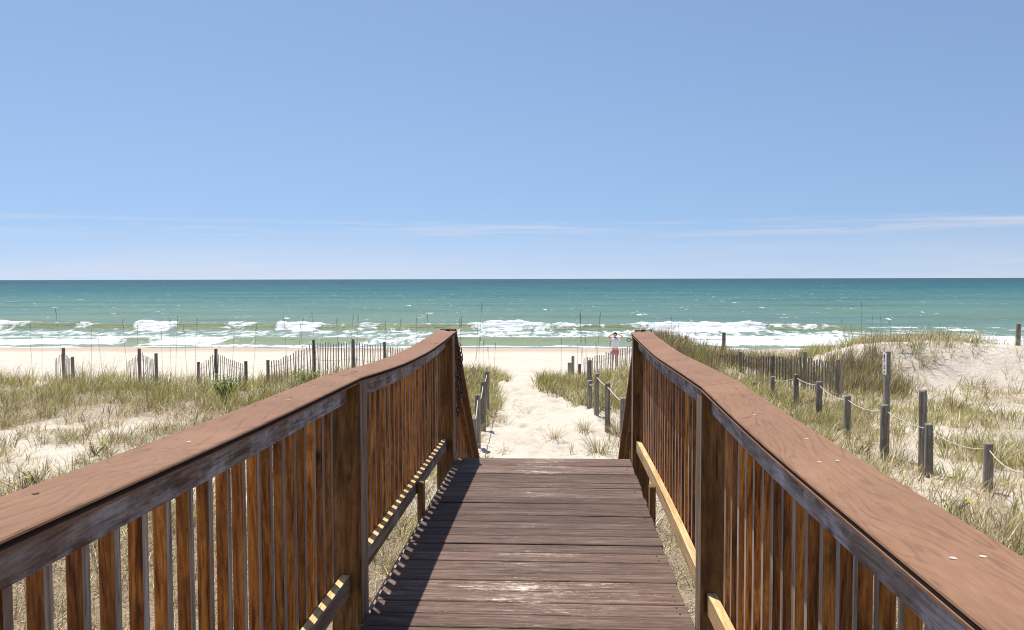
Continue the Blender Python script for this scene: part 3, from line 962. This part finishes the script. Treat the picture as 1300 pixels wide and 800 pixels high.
def inpath(x, y):
    lo = np.where(y < 22, -1.55, -1.75); hi = np.where(y < 21, .80, np.interp(y, [21, 23], [.55, -.65]))
    hi = np.where(y > 26.5, .4, hi)
    wob = (fbm(x * .9, y * .6, 91) - .5) * .5
    return (x > lo + wob) & (x < hi + wob) & (y > 8.5)


def scatter(x0, x1, y0, y1, dens, clump, accept):
    """clump centres, then blades round them"""
    n = int((x1 - x0) * (y1 - y0) * dens)
    x = rng.uniform(x0, x1, n); y = rng.uniform(y0, y1, n)
    k = rng.uniform(0, 1, n) < accept(x, y)
    k &= ~inpath(x, y)
    k &= ~((np.abs(x + .15) < .72) & (y > 6.8) & (y < 9.4))
    x = x[k]; y = y[k]
    return np.repeat(x, clump), np.repeat(y, clump), np.repeat(np.arange(len(x)), clump)


def field(name, label, area, dens, clump, spread, Lr, W, accept, mixw, up=.5, droop=(.1, .6), flat=0.0, zoff=0.0):
    clump = max(6, int(clump * .72)); W = (W[0] * 1.15, W[1] * 1.55)
    x, y, ci = scatter(*area, dens, clump, accept)
    n = len(x); nc = ci.max() + 1
    a = rng.uniform(0, 2 * np.pi, n); r = np.abs(rng.normal(0, spread, n))
    px_ = x + r * np.cos(a); py_ = y + r * np.sin(a)
    keep = ~inpath(px_, py_) | (rng.uniform(0, 1, n) < .25)
    px_, py_, ci, a, r = px_[keep], py_[keep], ci[keep], a[keep], r[keep]; n = len(px_)
    z = terrain(px_, py_) - .01 + zoff
    cl = rng.uniform(Lr[0], Lr[1], nc)
    L = cl[ci] * rng.uniform(.55, 1.1, n)
    lean = np.clip(rng.normal(.15, .16, n) + r / max(spread, .01) * .14, 0, .9) * (1 - up * .4)
    fl = rng.uniform(0, 1, n) < flat
    lean = np.where(fl, rng.uniform(.8, 1.35, n), lean)
    dr = rng.uniform(*droop, n); az = a + rng.normal(0, .7, n) + 0
    wind = rng.uniform(0, 1, n) < .35
    az = np.where(wind, rng.normal(.2, .5, n), az)
    kind = rng.choice(3, nc, p=mixw)[ci]
    sw = rng.uniform(0, 1, n) < .28
    kind = np.where(sw, rng.choice(3, n, p=mixw), kind)
    kind = np.where(fl, rng.choice([1, 2], n, p=[.75, .25]), kind)
    cols = np.where((kind == 0)[:, None], GREEN[rng.integers(0, 5, n)], np.where((kind == 1)[:, None], STRAW[rng.integers(0, 5, n)], BROWN[rng.integers(0, 3, n)]))
    cols = cols * 1.12 * (rng.uniform(.72, 1.25, nc)[ci] * rng.uniform(.7, 1.2, n))[:, None]
    return blades(name, np.stack([px_, py_, z], 1), L, rng.uniform(W[0], W[1], n), az, lean, dr, cols, label)


# left: thick olive band along the fore-dune
def acc_band(x, y):
    return np.clip(sst(17.4, 20.5, y + 3.5 * (fbm(x * .3, y * .3, 101) - .5)) * np.clip(2.3 * (fbm(x * .75, y * .6, 103) - .26), .06, 1), 0, 1) * (1 - .75 * sst(26, 28, y))
field('dune_grass', 'thick olive green dune grass along the left picket fences', (-21, -2.0, 16, 29), 17, 26, .17, (.26, .56), (.005, .011), acc_band, (.62, .28, .10), .5, (.1, .8))
field('dune_grass', 'tall loose wisps standing out of the left dune grass', (-20, -2.2, 19, 26.5), 11, 12, .12, (.5, 1.0), (.004, .007), lambda x, y: sst(.42, .6, fbm(x * .8, y * .5, 171)), (.6, .25, .15), .8, (.05, .4))
field('dry_grass', 'tan dead grass along the sandy front of the left dune', (-20, -2.0, 15.5, 20.5), 15, 22, .2, (.16, .36), (.005, .01), lambda x, y: sst(.42, .58, fbm(x * .6, y * .6, 175)), (.08, .5, .42), .2, (.1, .6), .45)
# left: patchy tufts on open sand
def acc_patch(x, y): return .06 + sst(.45, .58, fbm(x * .55, y * .5, 111)) * .8 + .03
field('dune_grass', 'scattered straw and green tufts on the open sand left of the boardwalk', (-19, -1.6, 9.5, 21), 13, 26, .13, (.2, .42), (.005, .010), acc_patch, (.34, .46, .20), .3, (.1, .7), .25)
# dead litter lying between tufts
field('dry_grass', 'dry brown grass litter on the sand left of the boardwalk', (-19, -1.3, 7, 22), 16, 16, .25, (.12, .28), (.005, .010), lambda x, y: sst(.46, .6, fbm(x * .5, y * .5, 115)) * .8, (.05, .55, .40), .1, (.0, .3), .75)
# under and beside the boardwalk
field('dry_grass', 'dry straw and green shoots under and beside the boardwalk', (-9.5, 6.0, 2.5, 12), 34, 24, .15, (.14, .40), (.003, .007), lambda x, y: .45 + .5 * fbm(x * .8, y * .8, 121), (.36, .30, .34), .2, (.1, .6), .5)
# right field
def acc_r(x, y): return np.clip(.30 + 2.4 * (fbm(x * .6, y * .5, 131) - .40), .06, 1) * (1 - .30 * ((x < 9) & (x > 4.4) & (y > np.interp(x, [3, 4, 5.2, 7.0, 8.2], [27, 26.4, 24.6, 22.9, 21.7])))) * (1 - .9 * sst(23.6, 25.0, y) * (x > 8.8))
field('dune_grass', 'yellow green grass on the flat dune right of the boardwalk', (1.6, 17, 9, 25), 17, 26, .15, (.25, .50), (.005, .011), acc_r, (.56, .34, .10), .4, (.1, .6), .18)
field('dry_grass', 'brown grass litter on the flat dune right of the boardwalk', (1.4, 16, 8, 24.5), 17, 16, .22, (.14, .32), (.005, .010), lambda x, y: sst(.36, .55, fbm(x * .5, y * .5, 135)) * .85, (.1, .52, .38), .1, (.0, .4), .65)
# bushy growth round the right fence and up the mounds
def acc_f(x, y):
    c = np.interp(x, [3, 4, 5.2, 7.0, 8.2], [28, 27.4, 25.6, 23.8, 22.6]); near_f = sst(np.where(x < 4.7, -4.5, .25), np.where(x < 4.7, -4.0, .6), y - c) * (1 - sst(2.2, 3.6, y - c)) * (x < 9.6)
    return np.clip(near_f * 1.0, 0, 1)
field('dune_grass', 'tall mixed brown and green growth smothering the right picket fence', (2.7, 9.6, 20.5, 31), 30, 24, .13, (.4, .8), (.006, .011), acc_f, (.34, .26, .40), .9, (.05, .35))
field('dune_grass', 'tall dense green and brown clump at the right end of the picket fence', (8.0, 9.5, 23.6, 26), 24, 22, .14, (.5, .9), (.006, .011), lambda x, y: .3 + .9 * fbm(x * 1.2, y * 1.2, 181), (.40, .26, .34), .9, (.05, .35))
field('dune_grass', 'short green and straw grass between the right rail and the picket fence', (2.6, 6.6, 18, 27.5), 27, 24, .14, (.25, .48), (.005, .010), lambda x, y: .75 * (y < np.interp(x, [3, 4, 5.2, 7.0, 8.2], [28.3, 27.7, 25.9, 24.0, 22.6])), (.52, .30, .18), .6)
# crest of the mounds
def acc_c(x, y): return .75 * np.exp(-((y - 28.6) / .9) ** 2) * sst(8.3, 9.2, x) * (.3 + fbm(x * .5, y, 143)) + .55 * ((x > 3.9) & (x < 9))
field('dune_grass', 'green grass fringe along the crest of the right sand mound', (3.6, 21, 27, 30.5), 16, 20, .12, (.25, .55), (.007, .012), acc_c, (.78, .18, .04), .6)
# sparse tufts on the bare sand face
def acc_face(x, y): return sst(.49, .60, fbm(x * .65, y * .6, 151)) * .85 + .09
field('dune_grass', 'sparse tufts and runners on the bare face of the right sand mound', (8.6, 21, 24.2, 28), 13, 20, .16, (.28, .65), (.006, .011), acc_face, (.42, .30, .28), .5, (.1, .6), .2)
# beside the path near the crest
field('dune_grass', 'pale green tufts closing in on the right of the path', (-.9, 2.2, 20.0, 27), 34, 26, .13, (.34, .62), (.006, .011), lambda x, y: np.clip(.35 + 1.3 * (fbm(x * .8, y * .7, 161) - .3), 0, 1), (.60, .36, .04), .5)
field('dune_grass', 'pale green tufts behind the posts left of the path', (-3.8, -1.4, 12, 28), 24, 24, .13, (.32, .62), (.006, .011), lambda x, y: .2 + .7 * sst(17, 22, y), (.62, .34, .04), .5)
field('dry_grass', 'low dry grass along the right path posts', (.6, 2.2, 11, 20), 14, 20, .12, (.18, .36), (.005, .009), lambda x, y: .55 + 0 * x, (.35, .55, .10), .3, (.1, .6), .3)

# tufts standing alone on the path
def tuft(px, py, Yd, n, L, mixw, label):
    p = at(px, py, Yd)
    for _ in range(6):                                       # slide along the sight line until it meets the sand
        zt_ = T(p.x, p.y); d = ray(px, py); p = Vector((0, 0, H)) + d * ((zt_ - H) / d.z)
    a = rng.uniform(0, 2 * np.pi, n); r = np.abs(rng.normal(0, .09, n))
    kind = rng.choice(3, n, p=mixw)
    cols = np.where((kind == 0)[:, None], GREEN[rng.integers(0, 5, n)], np.where((kind == 1)[:, None], STRAW[rng.integers(0, 5, n)], BROWN[rng.integers(0, 3, n)]))
    roots = np.stack([r * np.cos(a), r * np.sin(a), np.full(n, -.02)], 1)
    o = blades('grass_tuft', roots, rng.uniform(.5, 1, n) * L, rng.uniform(.005, .009, n), a, np.clip(rng.normal(.35, .2, n), 0, .9), rng.uniform(.1, .7, n), cols, label)
    del o['kind']; o['category'] = 'grass tuft'; o['group'] = 'tufts growing on the sandy path'
    o.location = (p.x, p.y, T(p.x, p.y))


tuft(704, 560, 15, 90, .42, (.3, .5, .2), 'dry spiky grass tuft on the middle of the sandy path')
tuft(668, 527, 18, 22, .35, (.6, .4, 0), 'few thin green blades on the bare sand of the path')
tuft(640, 574, 15, 26, .3, (.5, .4, .1), 'small sprig low on the path just beyond the deck edge')
tuft(724, 575, 14.6, 34, .32, (.4, .5, .1), 'loose tuft right of the dry one, close beyond the deck edge')
tuft(760, 577, 14.4, 120, .52, (.45, .45, .1), 'large tuft against the right stair railing at the path edge')
tuft(742, 548, 16.4, 110, .40, (.2, .6, .2), 'straw coloured tuft at the foot of the thick round rope post')
tuft(782, 552, 15.8, 120, .48, (.45, .45, .1), 'green and straw tuft at the foot of the post by the right stair railing')
tuft(712, 500, 21, 140, .5, (.5, .45, .05), 'outermost grass tuft hanging over the right path edge near the crest')
tuft(686, 548, 16.2, 10, .16, (.3, .4, .3), 'tiny sprig in the middle of the trodden sand')
tuft(636, 537, 17.4, 60, .34, (.2, .5, .3), 'brown wispy tuft beside the left path posts')

# ------------------------------------------------------------------ sea oats, tall thin stalks
def oat_proto(seed):
    r = random.Random(seed)
    root = bpy.data.objects.new('sea_oat', None); C.objects.link(root)
    mb = MB(); bend = r.uniform(-.09, .09)
    P = [Vector((bend * t * t, .03 * t * t * r.choice((-1, 1)), t)) for t in np.linspace(0, 1, 7)]
    mb.tube([(p.x, p.y, p.z - (.08 if i == 0 else 0)) for i, p in enumerate(P)], [.0046, .0044, .0042, .004, .0036, .003, .0026], 5)
    mb.build('stalk', M['oat'], root)
    mb = MB()
    for k in range(10):
        t = .86 + .014 * k; q = P[-1].lerp(P[-2], (1 - t) / .167 if t < 1 else 0)
        dx = r.uniform(-.02, .02)
        mb.tube([q + Vector((0, 0, 0)), q + Vector((dx, r.uniform(-.012, .012), .02)), q + Vector((dx * 1.4, 0, .038))], [.0015, .0035, .001], 4)
    mb.build('seed_head', M['oat'], root)
    return root


protos = [oat_proto(s) for s in (1, 2, 3, 4)]
used = [False] * 4
OA = [
    ('slender sea oat stalk standing above the left dune grass', 'tall sea oat stalks on the left dune',
     [(41, 410), (52, 425), (82, 391), (113, 418), (130, 430), (162, 406), (171, 412), (205, 420), (214, 403), (220, 402), (245, 405), (236, 413), (290, 425), (318, 412), (364, 402), (374, 404), (386, 409), (403, 397), (428, 405), (442, 400), (450, 400), (487, 408), (501, 405), (530, 402), (544, 397)], (24, 26.5)),
    ('slender sea oat stalk rising behind the posts left of the path', 'tall sea oat stalks left of the path',
     [(582, 402), (588, 405), (596, 425), (602, 412), (607, 383), (613, 432), (622, 440), (627, 436)], (21, 25)),
    ('slender sea oat stalk rising right of the path before the person', 'tall sea oat stalks right of the path',
     [(711, 430), (731, 437), (742, 395), (744, 400), (752, 396), (746, 425), (757, 436), (767, 430)], (21.5, 24)),
    ('slender sea oat stalk on the growth of the right dune', 'tall sea oat stalks on the right dune',
     [(851, 402), (862, 412), (884, 418), (1043, 425), (1066, 412), (1075, 405), (1083, 412), (1096, 384), (1107, 403), (1121, 402), (1132, 408), (1181, 420), (1195, 416)], (26.5, 28.5))]
for lab, grp, lst, (ya, yb) in OA:
    for i, (px, py) in enumerate(lst):
        p = at(px, py, random.uniform(ya, yb)); zb = T(p.x, p.y)
        k = random.randrange(4)
        o = protos[k] if not used[k] else copy_tree(protos[k])
        used[k] = True
        o.location = (p.x, p.y, zb); s = max(p.z - zb, .5)
        o.scale = (1.0, 1.0, s); o.rotation_euler = (0, random.gauss(.02, .09), random.uniform(-.4, .4))
        tag(o, lab, 'sea oat', grp)
for k in range(4):
    if not used[k]:
        for ch_ in list(protos[k].children): bpy.data.objects.remove(ch_)
        bpy.data.objects.remove(protos[k])

# ------------------------------------------------------------------ leafy plants
def leafy(px, py, Yd, h, w, nst, nleaf, mat, label, name='shrub', cat='shrub', ll=.07, flowers=0):
    p = at(px, py, Yd); zb = T(p.x, p.y)
    root = empty(name, (p.x, p.y, zb), label, cat)
    ms, ml, fl_ = MB(), MB(), []
    for s in range(nst):
        a = random.uniform(0, 2 * math.pi); e = random.uniform(.1, 1) * w; hh = h * random.uniform(.6, 1)
        P = [Vector((e * math.cos(a) * t ** 1.3, e * math.sin(a) * t ** 1.3, hh * t - .03)) for t in (0, .35, .7, 1)]
        ms.tube(P, [.007, .006, .005, .003], 5)
        for k in range(nleaf):
            t = random.uniform(.2, 1); i = min(int(t * 3), 2); q = P[i].lerp(P[i + 1], t * 3 - i)
            b = random.uniform(0, 2 * math.pi); u = Vector((math.cos(b), math.sin(b), random.uniform(.1, 1.1))).normalized()
            sd = u.cross(Vector((0, 0, 1))).normalized(); L = ll * random.uniform(.6, 1.2)
            dn_ = Vector((0, 0, -.18 * L))
            ml.add([q, q + u * L * .5 + sd * L * .2, q + u * L + dn_, q + u * L * .5 - sd * L * .2], [(0, 1, 2), (0, 2, 3)])
        if s < flowers:
            q = P[-1]; mf = MB(); fl_.append(mf)
            mf.tube([q + Vector((0, 0, -.02)), q + Vector((0, 0, .004))], [.003, .008], 6)
            for k in range(9):
                b = 2 * math.pi * k / 9
                mf.add([q, q + Vector((.028 * math.cos(b - .3), .028 * math.sin(b - .3), .006)), q + Vector((.036 * math.cos(b), .036 * math.sin(b), .002)), q + Vector((.028 * math.cos(b + .3), .028 * math.sin(b + .3), .006))], [(0, 1, 2, 3)])
    ms.build('stems', M['stem'], root); ml.build('leaves', M[mat], root)
    for mf in fl_: mf.build('flower', M['yellow'], root)
    return root


leafy(288, 524, 20.5, .78, .48, 34, 22, 'leaf', 'bright green leafy bush in front of the sagging fence piece', ll=.10)
leafy(388, 478, 24.3, .45, .6, 26, 20, 'leaf', 'low green bush at the foot of the long slanting fence', ll=.085)
leafy(395, 500, 22.8, .45, .6, 20, 18, 'leafd', 'dark olive bush just above the left railing cap', ll=.08)
FL = 'yellow flowered beach plants on the sand'
for px, py, Yd, lab in [(46, 590, 12.4, 'low plant with one large yellow bloom on the left sand'), (28, 600, 12.0, 'small yellow flowered sprig just above the left cap'), (120, 560, 14.5, 'thin sprawling yellow flowered plant on bare sand, upper left'), (165, 566, 14, 'little yellow flowered plant beside the left cap board'),
                        (1098, 555, 15.6, 'russet leafy plant with yellow tips left of the sign post'), (1208, 640, 11.8, 'yellow flowered plant on the sand below the right rope')]:
    o = leafy(px, py, Yd, .3, .3, 9, 8, 'leafd', lab, 'beach_flower', 'flower', .05, 4); o['group'] = FL
o = leafy(613, 575, 14.6, .18, .28, 8, 9, 'leaf', 'small creeping green vine at the foot of the left stair railing', 'creeping_vine', 'vine', .05)

# ------------------------------------------------------------------ person on the beach
pp = at(781, 440, 39.0); zb = T(pp.x, pp.y)
per = empty('person', (pp.x, pp.y, zb), 'person in white shirt and pink shorts with hands clasped behind the head', 'person')
per.rotation_euler = (0, 0, R(-4))


def skin(name, verts, edges, rad, mat, parent, root_i=0, sub=2):
    me = bpy.data.meshes.new(name); me.from_pydata(verts, edges, []); me.materials.append(mat)
    o = link(name, me, parent)
    o.modifiers.new('Skin', 'SKIN').use_smooth_shade = True
    sv = me.skin_vertices[0].data
    for i, r in enumerate(rad):
        sv[i].radius = r if isinstance(r, tuple) else (r, r); sv[i].use_root = (i == root_i)
    m = o.modifiers.new('Sub', 'SUBSURF'); m.levels = sub; m.render_levels = sub
    return o


# faces the camera (-y); z up; 1.68 m tall
v = [(0, 0, .92), (0, 0, 1.05), (0, 0, 1.20), (0, .0, 1.34), (0, 0, 1.43), (0, -.01, 1.50), (0, -.015, 1.58), (0, -.012, 1.655),
     (.095, 0, .86), (.075, -.01, .48), (.06, .01, .09), (.07, -.12, .03), (-.095, 0, .86), (-.11, -.02, .48), (-.14, .01, .09), (-.16, -.11, .03),
     (.165, 0, 1.385), (.335, -.05, 1.50), (.30, -.03, 1.56), (.12, .075, 1.635), (.05, .10, 1.64),
     (-.165, 0, 1.385), (-.315, -.06, 1.475), (-.30, -.03, 1.53), (-.12, .075, 1.635), (-.05, .10, 1.64)]
e = [(0, 1), (1, 2), (2, 3), (3, 4), (4, 5), (5, 6), (6, 7), (0, 8), (8, 9), (9, 10), (10, 11), (0, 12), (12, 13), (13, 14), (14, 15), (3, 16), (16, 17), (17, 18), (18, 19), (19, 20), (3, 21), (21, 22), (22, 23), (23, 24), (24, 25)]
r = [(.14, .10), (.125, .095), (.14, .10), (.15, .10), .06, .055, (.075, .09), (.062, .075), (.088, .09), .056, .038, (.036, .025), (.088, .09), .056, .038, (.036, .025),
     .05, .04, .038, .028, .03, .05, .04, .038, .028, .03]
skin('body', v, e, r, M['skin'], per)
skin('shirt', [(0, 0, .93), (0, 0, 1.05), (0, 0, 1.2), (0, 0, 1.35), (.17, -.005, 1.40), (.25, -.025, 1.45), (-.17, -.005, 1.40), (-.25, -.025, 1.45)],
     [(0, 1), (1, 2), (2, 3), (3, 4), (4, 5), (3, 6), (6, 7)], [(.155, .115), (.15, .115), (.16, .12), (.165, .115), .07, .062, .07, .062], M['shirt'], per)
skin('shorts', [(0, 0, .96), (0, 0, .87), (.095, 0, .80), (.09, -.005, .64), (-.095, 0, .80), (-.11, -.01, .64)],
     [(0, 1), (1, 2), (2, 3), (1, 4), (4, 5)], [(.155, .115), (.16, .12), (.105, .105), (.10, .10), (.105, .105), (.10, .10)], M['shorts'], per)
mb = MB(); rings = []
for k, (z, a, b) in enumerate(((1.555, .075, .05), (1.60, .086, .085), (1.66, .083, .09), (1.71, .06, .07), (1.73, .02, .025))):
    rings.append([Vector((a * math.cos(q), .028 + b * math.sin(q) * (1 if math.sin(q) > 0 else .9) - .0, z)) for q in np.linspace(0, 2 * math.pi, 16, endpoint=False)])
mb.loft(rings).build('hair', M['hair'], per, smooth=True)
mb = MB()
for sgn in (-1, 1):
    mb.loft([[Vector((sgn * .033 + .028 * math.cos(q), yy, 1.605 + .021 * math.sin(q))) for q in np.linspace(0, 2 * math.pi, 12, endpoint=False)] for yy in (-.118, -.098)])
mb.box(-.012, .012, -.115, -.105, 1.606, 1.614)
mb.build('sunglasses', M['lens'], per)

# ------------------------------------------------------------------ light
EL, AZ = 70.0, math.atan2(-.20, .28)                        # sun ahead and a little to the left, high
sd = Vector((math.sin(AZ) * math.cos(R(EL)), math.cos(AZ) * math.cos(R(EL)), math.sin(R(EL))))
sl = bpy.data.lights.new('sun', 'SUN'); sl.energy = 4.8; sl.angle = R(.53); sl.color = (1, .955, .88)
so = bpy.data.objects.new('sun', sl); C.objects.link(so)
so.rotation_euler = (-sd).to_track_quat('-Z', 'Y').to_euler()
so.location = sd * 50

W = bpy.data.worlds.new('World'); S.world = W; W.use_nodes = True
nt = W.node_tree; bg = nt.nodes['Background']
sky = nt.nodes.new('ShaderNodeTexSky'); sky.sky_type = 'NISHITA'; sky.sun_disc = False
sky.sun_elevation = R(EL); sky.sun_rotation = AZ
sky.air_density = 1.0; sky.dust_density = .4; sky.ozone_density = 2.2; sky.altitude = 0
tc = nt.nodes.new('ShaderNodeTexCoord')
def wn(t, **k):
    x = nt.nodes.new(t)
    for a, b in k.items(): setattr(x, a, b)
    return x
def cloud(zc, zw, scale, lo, hi, amt, loc):
    mp = wn('ShaderNodeMapping'); mp.inputs['Scale'].default_value = scale; mp.inputs['Location'].default_value = loc
    nt.links.new(tc.outputs['Generated'], mp.inputs[0])
    no = wn('ShaderNodeTexNoise'); no.inputs['Scale'].default_value = 1; no.inputs['Detail'].default_value = 7; no.inputs['Roughness'].default_value = .6
    no.inputs['Distortion'].default_value = .4
    nt.links.new(mp.outputs[0], no.inputs['Vector'])
    rp = wn('ShaderNodeMapRange', interpolation_type='SMOOTHSTEP'); rp.inputs[1].default_value = lo; rp.inputs[2].default_value = hi
    nt.links.new(no.outputs['Fac'], rp.inputs[0])
    se = wn('ShaderNodeSeparateXYZ'); nt.links.new(tc.outputs['Generated'], se.inputs[0])
    a = wn('ShaderNodeMath', operation='SUBTRACT'); nt.links.new(se.outputs[2], a.inputs[0]); a.inputs[1].default_value = zc
    b = wn('ShaderNodeMath', operation='ABSOLUTE'); nt.links.new(a.outputs[0], b.inputs[0])
    c = wn('ShaderNodeMapRange', interpolation_type='SMOOTHSTEP'); c.inputs[1].default_value = zw; c.inputs[2].default_value = 0; nt.links.new(b.outputs[0], c.inputs[0])
    m = wn('ShaderNodeMath', operation='MULTIPLY'); nt.links.new(rp.outputs[0], m.inputs[0]); nt.links.new(c.outputs[0], m.inputs[1])
    m2 = wn('ShaderNodeMath', operation='MULTIPLY'); nt.links.new(m.outputs[0], m2.inputs[0]); m2.inputs[1].default_value = amt
    return m2.outputs[0]
vm = wn('ShaderNodeMapping'); vm.inputs['Scale'].default_value = (1, 1, .8); vm.inputs['Location'].default_value = (0, 0, .17)
vn = wn('ShaderNodeVectorMath', operation='NORMALIZE')
nt.links.new(tc.outputs['Generated'], vm.inputs[0]); nt.links.new(vm.outputs[0], vn.inputs[0]); nt.links.new(vn.outputs[0], sky.inputs[0])
cur = sky.outputs[0]
for args in [(.0585, .014, (5, 5, 150), .42, .72, .55, (3, 4, 2)), (.0, .075, (1.6, 1.6, 30), .10, .75, .55, (1, 5, 7))]:
    mx = wn('ShaderNodeMix', data_type='RGBA'); nt.links.new(cloud(*args), mx.inputs[0]); nt.links.new(cur, mx.inputs[6])
    mx.inputs[7].default_value = (6.0, 5.7, 6.1, 1)
    cur = mx.outputs[2]
nt.links.new(cur, bg.inputs[0]); bg.inputs[1].default_value = .104

vs = S.view_settings
vs.view_transform = 'Standard'; vs.look = 'None'; vs.exposure = 0.40; vs.gamma = 1.0; vs.use_curve_mapping = False
S.cycles.pixel_filter_type = 'BLACKMAN_HARRIS'; S.cycles.filter_width = 1.05
S.cycles.max_bounces = 6; S.cycles.diffuse_bounces = 4; S.cycles.transmission_bounces = 4
